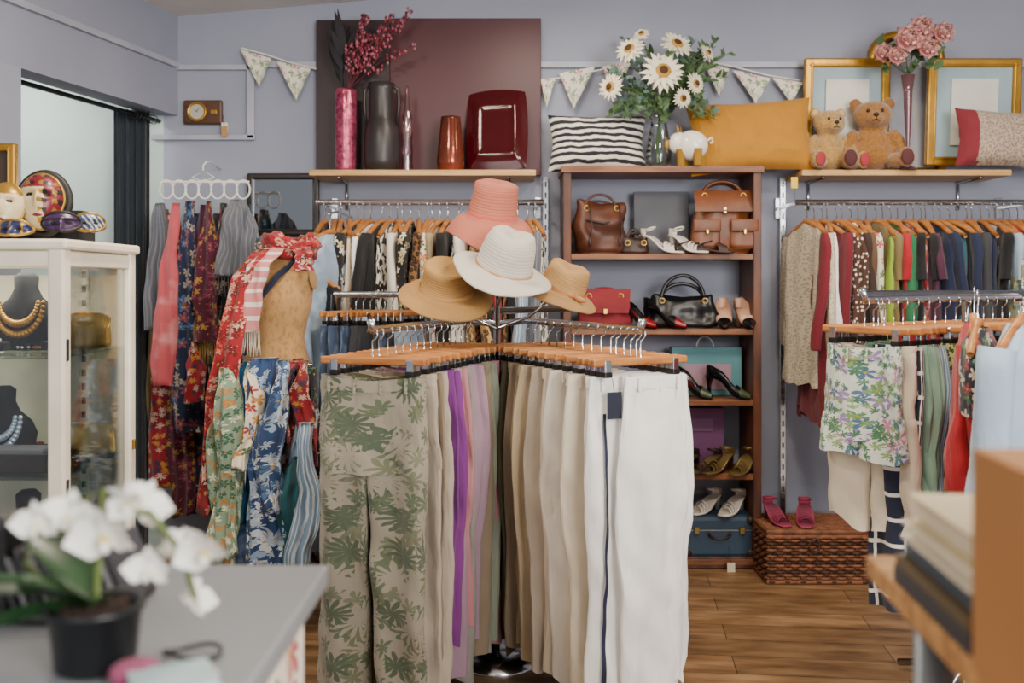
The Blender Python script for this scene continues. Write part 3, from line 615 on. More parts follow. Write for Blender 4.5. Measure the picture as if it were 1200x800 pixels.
# ------------------------------------------------------------ flower vase
clear=glass('clear_glass','#f8fbfa',.92)
m=M(); p=V(((772-600)/F*4.55,4.55,BZ)); h=.28
m.lathe([(.045,0),(.055,.01),(.06,.06),(.045,.15),(.035,.21),(.05,h),(.047,h),(.033,.21),(.042,.15),(.056,.06),(.05,.015)],clear,28,T=TR(p),c0=True)
stemm=mat('green_stem','#3f5c2e',.6); pet=mat('cream_petal','#e4dcc4',.7,0,.1,40,.06); dcen=mat('daisy_centre','#4a3014',.9,0,1,300); fol=mat('foliage_green','#46603a',.6); fol2=mat('foliage_bluegreen','#56726a',.6)
def daisy(m,c_,nrm,r):
    nrm=V(nrm).normalized(); q=nrm.to_track_quat('Z','Y').to_matrix().to_4x4(); T=TR(c_)@q
    for ring,(k,rr,bz) in enumerate(((18,1,.1),(14,.8,.3))):
        for i in range(k):
            a=2*pi*i/k+ring*.2; d=V((cos(a),sin(a),bz+R.uniform(-.12,.12)))
            sub=M(); leaf(sub,d*r*.25,d,r*.78*rr*R.uniform(.85,1.1),r*.27,pet,V((0,0,1)),-.2,5)
            m.add(sub.v,sub.f,pet,T=T)
    m.ell((0,0,.006),(r*.38,r*.38,r*.19),mat('daisy_rim','#b08a3c',.9,0,1,300),16,T=T); m.ell((0,0,.010),(r*.27,r*.27,r*.19),dcen,14,T=T)
fl_=[(738,58,30),(777,84,42),(793,52,32),(716,102,28),(829,62,18),(815,98,22),(752,40,16),(800,115,20)]
for (x,y,s) in fl_:
    c_=at(x,y,4.42+R.uniform(-.04,.06)); daisy(m,c_,V(((x-775)*.016,-1,(90-y)*.012+.2)),s/F*4.5*.6)
    m.tube([p+V((R.uniform(-.02,.02),R.uniform(-.02,.02),.02)),p+V((0,0,h)),c_.lerp(p+V((0,0,h)),.4)+V((0,0,.03)),c_+V((0,.01,0))],.003,stemm,6)
for i in range(48):
    tip=at(R.uniform(700,858),R.uniform(42,150),R.uniform(4.4,4.7)); b0=p+V((0,0,h))
    pts=[b0,b0.lerp(tip,.5)+V((0,0,.03)),tip]; m.tube(pts,.0018,stemm,5); mm=fol if i%3 else fol2
    for k in range(16):
        t=.3+.7*k/16; q=b0.lerp(tip,t)+V((0,0,.06*t*(1-t)*2)); leaf(m,q,(R.uniform(-1,1),R.uniform(-1,.4),R.uniform(-.3,1)),R.uniform(.03,.055),.018,mm,V((0,-1,.2)),.1,4)
m.obj('vase_of_daisies')
# ------------------------------------------------------------ teddy bears
def fur(name,c):
    n=N(name); tc=n.n('ShaderNodeTexCoord').outputs['Object']; nn=n.noise(tc,90,6); c=lin(c)
    n.l(n.ramp(nn,[(.3,[x*.55 for x in c[:3]]+[1]),(.65,c)]),n.b.inputs['Base Color']); n.P(Roughness=.95); n.b.inputs['Sheen Weight'].default_value=.5; n.bump(nn,1.,.008); return n.m
def teddy(name,px,d,hpx,mt,padm,yaw=0,foot=None):
    H=hpx/F*d; s=H/.93; e=empty(name,on(px,d)); m=M(); m.T=TR(e.location)@RZ(rad(yaw))@SC(s,s,s)
    B=[((0,0,.3),(.26,.2,.28)),((0,-.02,.22),(.29,.22,.2)),((0,-.04,.71),(.24,.2,.19)),((0,-.2,.66),(.11,.1,.09)),((-.2,.0,.86),(.085,.04,.085)),((.2,.0,.86),(.085,.04,.085)),((0,0,.52),(.17,.14,.12)),
       ((-.29,-.1,.38),(.085,.08,.17),RY(rad(25))),((.29,-.1,.38),(.085,.08,.17),RY(rad(-25))),((-.34,-.16,.25),(.075,.07,.07)),((.34,-.16,.25),(.075,.07,.07)),
       ((-.26,-.26,.12),(.12,.2,.1),RZ(rad(-20))),((.26,-.26,.12),(.12,.2,.1),RZ(rad(20))),((-.33,-.42,.14),(.1,.07,.13)),((.33,-.42,.14),(.1,.07,.13))]
    for b in B: m.ell(b[0],b[1],mt,20,rot=b[2] if len(b)>2 else None)
    o=m.obj('body',e); md=o.modifiers.new('r','REMESH'); md.mode='VOXEL'; md.voxel_size=.0065; md.use_smooth_shade=True
    md=o.modifiers.new('s','SMOOTH'); md.factor=.6; md.iterations=5
    m=M(); m.T=TR(e.location)@RZ(rad(yaw))@SC(s,s,s)
    for x in (-.085,.085): m.ell((x,-.222,.75),(.022,.018,.024),black,10)
    m.ell((0,-.295,.69),(.035,.02,.026),mat('bear_nose','#1c120e',.5),12); m.tube([(0,-.3,.67),(0,-.3,.635),(.04,-.29,.615)],.006,black,5); m.tube([(0,-.3,.635),(-.04,-.29,.615)],.006,black,5)
    for x in (-.33,.33): m.ell((x,-.487,.14),(.075,.015,.1),foot or padm,14)
    for x in (-.2,.2): m.ell((x,-.035,.86),(.053,.012,.053),padm,12)
    m.obj('face_and_pads',e)
fr1=fur('cream_fur','#b8904e'); fr2=fur('golden_fur','#a06c2e')
teddy('teddy_bear',970,4.62,75,fr1,mat('pad_felt','#c9a878',.9),8,mat('red_pad','#9a2c34',.8)); teddy('teddy_bear',1022,4.62,86,fr2,mat('brown_pad','#8a5c34',.9),-10,mat('dark_pad','#4a2024',.8))
# ------------------------------------------------------------ gilt frames
pb=mat('pale_blue_mount','#9db4bc',.8,0,.1,60,.1); mt2=mat('cream_mount','#d8d6cc',.8,0,0)
def gframe(name,x0,y0,x1,y1,d,ln=-4):
    m=M(); T,w,h=frame(m,x0,y0,x1,y1,d,.042,gold,pb,.035,ln)
    m.box((0,-.012,h*.5),(w*.5,.006,h*.62),mt2,T=T,bev=.001); return m.obj(name)
gframe('gilt_picture_frame',940,70,1040,199,4.73); gframe('gilt_picture_frame',1084,70,1193,194,4.73)
m=M(); d=4.775; a=at(1022,60,d); b=at(1102,190,d); cx=(a.x+b.x)/2; w=(b.x-a.x)/2; zs=at(0,68,d).z
pts=[(cx-w,d,WZ+.02)]+[(cx-w,d,zs-.05)]+[(cx-w*sp(cos(t),.7),d,zs+.11*sin(t)) for t in [k*pi/12 for k in range(13)]]+[(cx+w,d,zs-.05),(cx+w,d,WZ+.02)]
m.tube(pts,.022,gold,10); m.tube([(cx-w,d,WZ+.02),(cx+w,d,WZ+.02)],.022,gold,10); m.tube([(cx+(x-cx)*.87,y-.015,z-.012) for x,y,z in pts],.007,mat('dark_gilt','#5a3c1c',.4,.6),8)
m.grid(lambda u,v:(cx-w+2*w*u,d+.005,WZ+.02+(zs-WZ-.02+.1*sin(pi*u))*v),12,2,mat('old_mirror_glass','#a4a6ae',.25,.5,0)); m.obj('arched_gilt_mirror')
m=M(); p=on(1064,4.5); vz=mat('mauve_glass','#6a4a52',.1,.3,0); h=at(0,88,4.5).z-WZ
m.lathe([(.04,0),(.04,.006),(.008,.02),(.007,.1),(.014,.2),(.02,h-.08),(.03,h),(.027,h),(.016,h-.08)],vz,24,T=TR(p),c0=True)
pk=mat('pink_peony_petal','#d89a9c',.7,0,.1,40,.15); pk2=mat('pale_peony_petal','#e6c0b6',.7,0,.1,40,.1)
def peony(m,c_,r):
    for lay,(k,rr,el) in enumerate(((8,1,.15),(8,.85,.6),(7,.65,1.2),(6,.45,2.2))):
        for i in range(k):
            a=2*pi*i/k+lay*.5; leaf(m,c_+V((0,-.2*r*lay,.1*r)),(cos(a),-.3-.2*lay,sin(a)*.9+el*.15),r*rr,r*.95,pk if (i+lay)%2 else pk2,V((0,-1,0)),.25,6,.7,.25)
    m.ell(c_+V((0,-.3*r,.05*r)),(r*.5,r*.45,r*.5),pk,12)
for (x,y,s) in ((1032,65,20),(1060,50,28),(1075,38,26),(1102,42,22),(1084,60,22),(1048,68,20)):
    c_=at(x,y,4.45+R.uniform(-.03,.03)); peony(m,c_,s/F*4.5*.74); m.tube([p+V((0,0,.1)),p+V((0,0,h)),c_],.003,stemm,6)
for i in range(30): q=at(R.uniform(1025,1110),R.uniform(50,85),4.47); leaf(m,q,(R.uniform(-1,1),R.uniform(-1,.3),R.uniform(-.8,.5)),.07,.035,fol,V((0,-1,.2)),.1)
m.obj('vase_of_peonies')
# ------------------------------------------------------------ handbags
lea=mat('brown_leather','#502a1a',.5,0,.3,60,.3,14); leaD=mat('dark_brown_leather','#33201a',.5,0,.3,60,.3,12); leaT=mat('tan_leather','#6a3818',.45,0,.25,60,.25,14); leaR=mat('red_suede','#7c1420',.75,0,.3,100,.2,14); leaB=mat('black_leather','#0d0d10',.35,0,.3,60,.3,14); brass=mat('brass','#c9a24c',.3,1,0)
def bagbody(m,w,h,dp,mt,T=None,sag=.0,tw=.85,seed=0.,ex=.7,wk=.01):
    def fn(u,v):
        a=2*pi*u; k=1-(1-tw)*v
        e0=math.sqrt(max(0,1-(1-min(1,v/.18))**2)); e1=math.sqrt(max(0,1-(1-min(1,(1-v)/.12))**2)); e_=max(.02,(.7+.3*e0)*(.85+.15*e1))
        x=w/2*k*sp(cos(a),ex)*e_; y=dp/2*(1-.5*v)*sp(sin(a),ex)*(.5+.5*e0)*(e1*.6+.4)
        z=h*v-sag*(1-(2*x/w)**2)*v*v
        return V((x+wk*nz(y*9,z*12,seed),y+wk*2*nz(x*16,z*10,seed)*sin(pi*v),z+wk*.8*nz(x*15,seed)*v))
    m.grid(fn,44,24,mt,True,True,True,w*2,h,T)
def handle(m,w,h,z0,mt,y=0,r=.006,T=None):
    m.tube([(-w*cos(t),y+.01*sin(t),z0+h*sin(t)) for t in [k*pi/14 for k in range(15)]],r,mt,8,T=T)
def bag(name,px,lv,wpx,hpx,mt,d=4.58,dp=.12,yaw=0,sag=.02,pockets=False,flap=False,tw=.85,body=.75,hr=.006,wk=.01,tass=False):
    m=M(); w=wpx/F*d; h=hpx/F*d*body; m.T=TR(((px-600)/F*d,d,SH[lv]+.001))@RZ(rad(yaw)); bagbody(m,w,h,dp,mt,None,sag,tw,px,wk=wk)
    handle(m,w*.28,hpx/F*d-h+sag*.5,h-.02-sag*.6,mt,-.012,hr); handle(m,w*.28,(hpx/F*d-h)*.9,h-.02-sag*.6,mt,.02,hr)
    for s in (-1,1): m.tube([(s*w*.28+.012*cos(t),-.03-dp*.1,h-.025-sag*.6+.012*sin(t)) for t in [k*pi/5 for k in range(10)]],.0025,brass,6,closed=True)
    if pockets:
        for s in (-.27,.27):
            m.T=m.T@TR((s*w,-dp*.42,h*.08)); bagbody(m,w*.42,h*.46,.05,mt,None,0,.9,s,.6,.004); m.box((0,-.022,h*.36),(w*.4,.016,h*.2),mt,bev=.007,seg=3); m.box((0,-.033,h*.26),(.012,.006,.02),brass); m.T=m.T@TR((-s*w,dp*.42,-h*.08))
        m.grid(lambda u,v:(w*.43*(u-.5)*2,-dp*(.16+.3*sin(v*1.4))-.006,h*(1.0-.34*v)),14,8,mt); m.box((0,-dp*.46,h*.68),(.016,.008,.03),brass)
    if flap:
        m.grid(lambda u,v:(w*.46*(u-.5)*2*(1-.1*v),-dp*(.18+.37*sin(v*1.5))-.006,h*(1-.6*v)+.002-sag*.3),14,8,mt)
        m.box((0,-dp*.55-.012,h*.42),(.02,.008,.024),brass)
    if tass:
        for s in (-.25,.3): 
            m.tube([(s*w,-dp*.4,h*.85),(s*w+.01,-dp*.55,h*.5),(s*w,-dp*.55,h*.25)],.003,leaD,6); m.ell((s*w,-dp*.55,h*.2),(.009,.009,.022),leaD,8)
        m.tube([(-w*.42,-dp*.3,h*.6),(0,-dp*.55,h*.52),(w*.42,-dp*.3,h*.6)],.005,leaD,6)
    return m.obj(name)
bag('brown_leather_handbag',703,1,64,76,lea,dp=.14,sag=.05,body=.88,yaw=8,wk=.022,tass=True,tw=.9)
bag('small_brown_purse',744,1,34,34,leaD,d=4.56,dp=.07,body=.65,wk=.016)
bag('tan_leather_handbag',846,1,80,90,leaT,dp=.15,sag=0,body=.82,pockets=True,tw=.72,hr=.009,wk=.014)
bag('red_handbag',708,2,66,52,leaR,dp=.1,sag=.02,body=.9,flap=True,tw=.92,wk=.014)
bag('black_leather_handbag',800,2,88,68,leaB,dp=.14,sag=.06,body=.7,yaw=-4,hr=.009,wk=.02,tw=.78)
m=M(); a=at(742,225,4.74); b=at(806,288,4.74); m.box(((a.x+b.x)/2,4.72,(a.z+b.z)/2-.02),(b.x-a.x,.02,a.z-b.z+.04),mat('slate_board','#54565f',.6),rot=RX(rad(-3))); m.obj('slate_board')
m=M(); a=at(785,407,4.7); b=at(866,462,4.7); m.box(((a.x+b.x)/2,4.68,SH[3]+.115),(b.x-a.x,.07,.225),mat('teal_paper','#5c949c',.6),bev=.002); m.box(((a.x+b.x)/2,4.643,SH[3]+.09),((b.x-a.x)*.7,.002,.12),mat('pink_paper','#b08c9c',.6)); 
handle(m,.04,.05,0,white,0,.003,T=TR(((a.x+b.x)/2,4.68,SH[3]+.225))); m.obj('teal_gift_bag')
m=M(); a=at(790,0,4.7); b=at(846,0,4.7); m.box(((a.x+b.x)/2,4.69,SH[4]+.14),(b.x-a.x,.08,.28),mat('purple_card','#7a4a7c',.6),bev=.003); m.box(((a.x+b.x)/2,4.647,SH[4]+.2),(.12,.004,.06),mat('lilac_card','#8c6490',.6)); m.obj('purple_shoe_box')
# ------------------------------------------------------------ shoes
def pump(m,T,mt,hh=.08,L=.23,sole=None,inner=None,toe=None):
    sole=sole or leaB
    def base(s): return hh*(1/(1+math.exp(-(s-.55)*11)))*1.02
    def fnn(s,ph,off=0):
        w=.042*(max(.02,sin(pi*min(1,max(0,s*.86+.07))))**.55)*(1-.25*s)*(.55+.45*min(1,s*5)) ; w=max(w,.004)-off
        H=.05+.03*s if s>.4 else .02+.04*min(1,s/.35)
        Ly=L*(1-.12*(hh/.1)) 
        return V((w*sin(ph),-Ly*.5+Ly*s,base(s)+.002+(H*(1-cos(ph))/2)))
    def am(s):
        return pi if s<.27 else pi*(.56+.1*max(0,s-.8)*5+.44*max(0,(1-(s-.27)/.12)) if s<.39 else .56+.1*max(0,(s-.8)*5))
    def fn(u,v): a=am(v); return fnn(v,-a+2*a*u)
    m.grid(fn,22,36,mt,T=T,mfn=(lambda c_:(toe if toe and c_.y<-L*.26 else mt)))
    m.grid(lambda u,v:fnn(v,(u-.5)*1.3,.003)+V((0,0,.004)),6,30,inner or mat('shoe_lining','#c9a888',.7),T=T)
    m.grid(lambda u,v:fnn(v,(u-.5)*1.4)+V((0,0,-.004)),6,30,sole,T=T)
    m.tube([(0,L*.40,hh+.012),(0,L*.41,hh*.6),(0,L*.40,0.0)],[.02,.010,.007],mt,12,T=T)
    m.grid(lambda u,v:(.027*cos(pi*u)*(1-.1*v),L*.42*.92+.018*sin(pi*u),hh+.005+.05*v),10,4,mt,T=T)
def sandal(m,T,mt,hh=.05,L=.23,solec=None):
    sc_=solec or mt
    def base(s): return hh*(1/(1+math.exp(-(s-.55)*10)))
    def hw(s): return .038*(sin(pi*min(.97,max(.04,s*.9+.06)))**.5)*(1-.22*s)
    for o,mm in ((0.,sc_),(-.008,mt)):
        m.grid(lambda u,v:((u-.5)*2*hw(v),-L/2+L*v,base(v)+.008+o),4,24,mm,T=T)
    m.tube([(hw(s),-L/2+L*s,base(s)+.004) for s in [k/16 for k in range(17)]]+[(-hw(s),-L/2+L*s,base(s)+.004) for s in [1-k/16 for k in range(17)]],.005,mt,6,closed=True,T=T)
    for s,hgt in ((.16,.03),(.24,.036),(.32,.042)):
        m.grid(lambda u,v,s=s,hgt=hgt:(hw(s)*1.05*cos(pi*u),-L/2+L*s+(v-.5)*.015+.012*sin(pi*u),base(s)+.006+hgt*sin(pi*u)),14,1,mt,T=T)
    m.tube([(.026*cos(t),L*.36-.045*sin(t)*.5-.02,base(.9)+.035+.008*sin(t)) for t in [k*2*pi/16 for k in range(16)]],.004,mt,6,closed=True,T=T)
    m.grid(lambda u,v:(.026*cos(pi*u),L*.42+.012*sin(pi*u),base(1)+.005+.032*v),8,2,mt,T=T)
    if hh>.03: m.tube([(0,L*.42,hh+.005),(0,L*.43,0)],[.018,.012],mt,10,T=T)
def pair(name,fn,px,lv,d,mt,yaws=(0,0),gap=34,z=None,**k):
    m=M()
    for i,yw in enumerate(yaws):
        x=(px+(i-.5)*gap-600)/F*d; T=TR((x,d+.0-.02*i,(SH[lv] if z is None else z)+.002))@RZ(rad(yw)); fn(m,T,mt,**k)
    return m.obj(name)
wl=mat('white_leather','#dcd6cc',.45,0,.1); bl=mat('patent_black','#0f0f12',.15,0,0); rd=mat('red_patent','#7a0c18',.25,0,0); nude=mat('nude_leather','#c79c80',.4,0,0); gl=mat('gold_leather','#8c7648',.35,.6,.2); 
pair('white_heeled_sandals',sandal,790,1,4.53,wl,(62,42),30,hh=.08,L=.2)
pair('flat_thong_sandals',sandal,824,1,4.50,leaD,(80,75),26,hh=.012,L=.16)
pair('red_and_black_pumps',pump,763,2,4.54,bl,(52,62),32,hh=.08,toe=rd,L=.22,inner=rd)
pair('nude_court_shoes',pump,860,2,4.56,nude,(-8,8),24,hh=.08,toe=bl,L=.2,inner=nude)
pair('black_and_red_heels',pump,832,3,4.55,bl,(56,66),42,hh=.09,toe=mat('green_patent','#3a4a34',.3),L=.22,inner=rd)
pair('black_strappy_sandals',sandal,812,4,4.56,leaD,(-62,-52),28,hh=.06,L=.2,solec=gl)
pair('gold_strappy_sandals',sandal,856,4,4.54,gl,(-50,-42),28,hh=.07,L=.2)
m=M(); d=4.58; a=at(798,0,d).x; b=at(884,0,d).x-.01; w=b-a; sb=mat('blue_leatherette','#2c4258',.55,0,.4,120); hS=.19
m.box(((a+b)/2,4.64,SH[5]+hS/2),(w,.24,hS),sb,bev=.02); m.box(((a+b)/2,4.64,SH[5]+hS*.66),(w+.004,.244,.005),mat('dull_steel','#8c8c88',.4,.8),bev=.001)
for x in (a+.06,b-.06): m.box((x,4.513,SH[5]+hS*.66),(.025,.012,.03),mat('dull_brass','#8c7440',.4,.8))
for x in (a+.02,b-.02):
    for z in (.02,hS-.02): m.ell((x,4.53,SH[5]+z),(.024,.02,.024),leaD,10)
handle(m,.05,-.03,0,leaD,0,.006,T=TR(((a+b)/2,4.505,SH[5]+hS*.62))); m.obj('blue_suitcase')
pair('white_strappy_sandals',sandal,842,5,4.60,wl,(-48,-40),30,z=SH[5]+hS,hh=.06,L=.2)
m=M(); p=at(858,668,4.44); m.box(p+V((0,.02,.0)),(.035,.003,.055),mat('cream_tag','#d8ccb0',.7)); m.tube([p+V((0,.02,.025)),p+V((-.01,.03,.1))],.0015,black,5); m.obj('price_tag')
m=M(); p=at(931,214,4.40); m.box(p,(.03,.003,.05),mat('yellow_tag','#e0c020',.6)); m.tube([p+V((0,0,.02)),p+V((0,.0,-.08))],.001,black,5); m.obj('price_tag')
# ------------------------------------------------------------ wicker basket + pink shoes
wk=mat('wicker','#7a4a2e',.65,0,.4,60,.4,30); wk2=mat('dark_wicker','#402416',.65,0,.4,60,.3,30)
m=M(); d=4.28; a=at(900,0,d).x; b=at(1012,0,d).x+.02; y0,y1=d,d+.3; H=.225
def prm(t):
    w,dd=b-a,y1-y0; Lp=2*(w+dd); s=(t%1)*Lp
    if s<w: return V((a+s,y0,0)),V((0,-1,0))
    s-=w
    if s<dd: return V((b,y0+s,0)),V((1,0,0))
    s-=dd
    if s<w: return V((b-s,y1,0)),V((0,1,0))
    s-=w; return V((a,y1-s,0)),V((-1,0,0))
ns=44
for r in range(15):
    pts=[]
    for k in range(ns*4):
        p,nn=prm(k/(ns*4)); pts.append(p+nn*(.008*sin(2*pi*k/8+pi*r))+V((0,0,.012+r*.0135)))
    m.tube(pts,.0062,wk if r%3 else wk2,5,closed=True)
for k in range(ns*1): p,nn=prm((k+.25)/ns); m.tube([p,p+V((0,0,H))],.004,wk2,5)
for zz in (.01,H-.02,H): m.tube([prm(k/40)[0]+V((0,0,zz)) for k in range(40)],.011,wk,6,closed=True)
m.box(((a+b)/2,(y0+y1)/2,H/2),(b-a-.02,y1-y0-.02,H-.02),wk2)
for r in range(20): yy=y0+.01+r*(y1-y0-.02)/19; m.tube([(a+(b-a)*k/40,yy,H+.003+.004*sin(k*1.57+pi*r)) for k in range(41)],.006,wk,5)
m.tube([((a+b)/2-.02+.022*cos(t),y0-.016,H*.75+.03*sin(t)) for t in [k*pi/6 for k in range(12)]],.004,wk2,6,closed=True); m.obj('wicker_basket')
pinkl=mat('pink_suede','#983450',.7); pair('pink_espadrille_sandals',sandal,926,0,4.40,pinkl,(12,-14),32,z=H+.012,hh=.06,L=.2,solec=mat('plum_insole','#7c3048',.8))
# ------------------------------------------------------------ right hand rack
e=empty('clothing_rack',(1.35,3.3,0)); m=M(); rz=at(0,350,3.0).z
B0=V((1.78,3.40,rz)); B1=V((1.02,2.88,rz)); c2=V((1.46,3.2,0))
m.tube([tuple(B0),tuple(B1),(B1.x-.012,B1.y-.012,rz+.03)],.0125,chrome,10); m.tube([(c2.x,c2.y,0),(c2.x,c2.y,rz)],.014,chrome,10)
m.tube([(1.2,3.4,rz+.01),(2.2,3.3,rz+.01)],.0125,chrome,10)
for k in range(4): an=k*pi/2+.8; m.tube([(c2.x,c2.y,.08),(c2.x+.22*cos(an),c2.y+.22*sin(an),.02)],.012,chrome,8)
m.obj('stand',e)
kk=[('navy',.0),('teal',.05),('bluestripe',.10),('black',.16),('greenpattern',.21),('darkfloral',.27),('white',.33),('darkfloral',.39),('red',.44),('bluestripe',.50),('black',.56),('tealfloral',.62),('greenleopard',.68),('greenleopard',.74),('bluestripe',.80),('mint',.85),('mint',.90)]
keys=[(k,t,'shorts' if i%2 else 'trousers',dict(off=R.uniform(.0,.04),w=.2,L=R.uniform(.42,.56),amp=.012)) for i,(k,t) in enumerate(kk)]
keys+=[('navystripeb',.93,'striped_skirt',dict(off=.06,w=.14,L=.74)),('cream',.955,'cream_shorts',dict(w=.27,L=.52,th=.024,fl=.28,amp=.018)),('shortsfloral',1.0,'floral_shorts',dict(w=.245,L=.31,th=.026,fl=.29,amp=.016))]
fan((B0,B1),keys,9,.27,par=e,hw_=.30)
def hung(nm,px,py,d,yaw,key,w,L,sl,th=.035,seed=8):
    m=M(); T=TR(at(px,py,d))@RZ(rad(yaw)); shanger(m,T,w*.48); top(m,FB[key],T@TR((0,0,-.012)),w,L,seed,sl,th,.018); m.obj(nm,e)
hung('red_blouse',1142,372,2.75,62,'red',.38,.44,.3); hung('floral_top',1146,378,2.62,58,'darkfloral',.30,.22,.0,seed=9); hung('light_blue_shirt',1200,372,2.45,48,'ltblue',.42,.44,.42,.045)
hung('white_shirt',1230,372,2.65,50,'white',.42,.4,.0,.03,seed=3)
# ------------------------------------------------------------ glass display cabinet
x0,x1,y0,y1,zt_=-1.95,-1.17,2.6,3.1,1.41
e=empty('glass_display_cabinet',((x0+x1)/2,(y0+y1)/2,0)); m=M(); t=.045
for x in (x0+t/2,x1-t/2):
    for y in (y0+t/2,y1-t/2): m.box((x,y,zt_/2),(t,t,zt_),cream,bev=.008)
m.box(((x0+x1)/2,(y0+y1)/2,zt_-.012),(x1-x0+.02,y1-y0+.02,.028),cream,bev=.008)
for z in (zt_-.05,.12):
    for y in (y0+t/2,y1-t/2): m.box(((x0+x1)/2,y,z),(x1-x0-t,t*.8,.04),cream)
    for x in (x0+t/2,x1-t/2): m.box((x,(y0+y1)/2,z),(t*.8,y1-y0-t,.04),cream)
m.box(((x0+x1)/2,(y0+y1)/2,.08),(x1-x0-.03,y1-y0-.03,.1),cream)
for z in (.35,.75,1.12): m.box((x1-.004,y0+.02,z),(.012,.02,.06),chrome)
m.box((x1+.004,y1-.03,.8),(.01,.012,.03),brass)
sx_=-1.32
for zz in range(28): m.box((sx_,y1-.03,.16+zz*.043),(.012,.004,.02),black,bev=0)
m.box((sx_,y1-.024,.75),(.026,.01,1.2),cream); m.obj('frame',e)
m=M(); m.box((x1-.02,(y0+y1)/2,.75),(.004,y1-y0-.08,1.2),clear,bev=0); m.box(((x0+x1)/2,y0+.02,.75),(x1-x0-.08,.004,1.2),clear,bev=0)
gs=glass('green_edge_glass','#e6f0ec',.9); 
czs=[.46,.78,1.10]
for z in czs: m.box(((x0+x1)/2,(y0+y1)/2,z),(x1-x0-.05,y1-y0-.05,.008),gs,bev=0)
m.obj('glass',e)
m=M(); m.box(((x0+x1)/2,y1-.012,.72),(x1-x0-.07,.006,1.2),mat('cabinet_back','#d4ccb8',.6),bev=0); m.obj('back_panel',e)
def bust(name,x,y,z,h,mt,neck):
    m=M(); m.T=TR((x,y,z)); pr=[(.06,.03,0),(.085,.04,h*.15),(.095,.045,h*.4),(.08,.04,h*.55),(.045,.035,h*.68),(.032,.03,h*.8),(.034,.03,h*.95),(.02,.02,h)]
    m.grid(lambda u,v:(pr[int(round(v*7))][0]*cos(2*pi*u),pr[int(round(v*7))][1]*sin(2*pi*u),pr[int(round(v*7))][2]),24,7,mt,True,True,True)
    for j,(rr,dz) in enumerate(((.07,.09),(.055,.06))):
        for k in range(22):
            a=pi*k/21; m.ell((rr*cos(a),-.045-.006*sin(a),h*.62-dz*sin(a)),.007+.004*sin(a),neck,8)
    return m.obj(name,e)
pearl=mat('pearl','#e4ddd0',.25,.2,0); velvet=mat('black_velvet','#0c0c10',.9)
bust('necklace_bust_1',-1.39,2.85,1.105,.22,velvet,gold); bust('necklace_bust_2',-1.44,2.82,.785,.22,velvet,mat('crystal','#b8c4d8',.1,.6,0)); bust('necklace_bust_3',-1.36,2.8,.465,.25,velvet,pearl); bust('necklace_bust_4',-1.6,2.8,1.105,.24,velvet,pearl)
def clutch(nm,x,y,z,yw,c_,w=.15,h=.1):
    m=M(); m.T=TR((x,y,z))@RZ(rad(yw)); bagbody(m,w,h,.06,mat(nm+'_beads',c_,.4,.5,1,160),None,0,.9,1.); m.tube([(-w*.45,0,h*.9),(0,0,h*1.05),(w*.45,0,h*.9)],.005,brass,8); m.tube([(w*.45*cos(a),-.02,h*.9-w*.45*sin(a)) for a in [k*pi/12 for k in range(13)]],.002,brass,5); m.obj(nm,e)
clutch('evening_purse_1',-1.245,2.9,1.105,40,'#8c7440'); clutch('evening_purse_2',-1.25,2.95,.785,30,'#b09a60',.14,.09); clutch('evening_purse_3',-1.42,2.98,1.105,0,'#c9b88a',.16,.09); clutch('evening_purse_4',-1.24,2.9,.465,35,'#7c5c30',.14,.09)
def jewels(name,z,n,seed):
    m=M(); r2=random.Random(seed)
    for i in range(n):
        x=r2.uniform(x0+.1,x1-.08); y=r2.uniform(y0+.08,y1-.1); k=i%3; mm=[gold,pearl,mat('ruby_bead','#7a1420',.2,0,0),chrome][r2.randint(0,3)]
        if k==0: m.tube([(x+.03*cos(a),y+.022*sin(a),z+.009) for a in [q*pi/9 for q in range(18)]],.0055,mm,6,closed=True)
        elif k==1:
            for q in range(16): a=q*2*pi/16; m.ell((x+.04*cos(a),y+.03*sin(a)*(1+.2*sin(3*a)),z+.009),.007,mm,6)
        else: m.box((x,y,z+.016),(.06,.045,.026),velvet,bev=.004); m.ell((x,y,z+.033),(.014,.011,.007),mm,10)
    m.obj(name,e)
jewels('jewellery_1',1.105,26,1); jewels('jewellery_2',.785,34,2); jewels('jewellery_3',.465,30,3); jewels('jewellery_4',.135,16,4)
m=M(); m.box((-1.34,2.70,.815),(.2,.1,.05),mat('dark_jewel_box','#2a2420',.4)); m.box((-1.34,2.70,.845),(.17,.08,.014),mat('grey_velvet','#6a6870',.9)); m.obj('jewellery_tray',e)
m=M(); m.box((-1.55,2.98,.815),(.15,.09,.055),cream); m.lathe([(.001,.0),(.045,.001),(.05,.012)],brass,20,T=TR((-1.24,2.72,.79))); m.obj('trinket_boxes',e)
mw=mat('mask_ivory','#c9b890',.35,0,0); mr=mat('mask_red','#6c1020',.35,0,0); mg=mat('mask_gold','#9c7830',.35,.5,.3); mbk=mat('mask_black','#0c0a0e',.6)
mnv=mat('mask_navy','#1c2450',.3); mpu=mat('mask_purple','#3a1c48',.3); mbu=mat('mask_blue','#2a4474',.3)
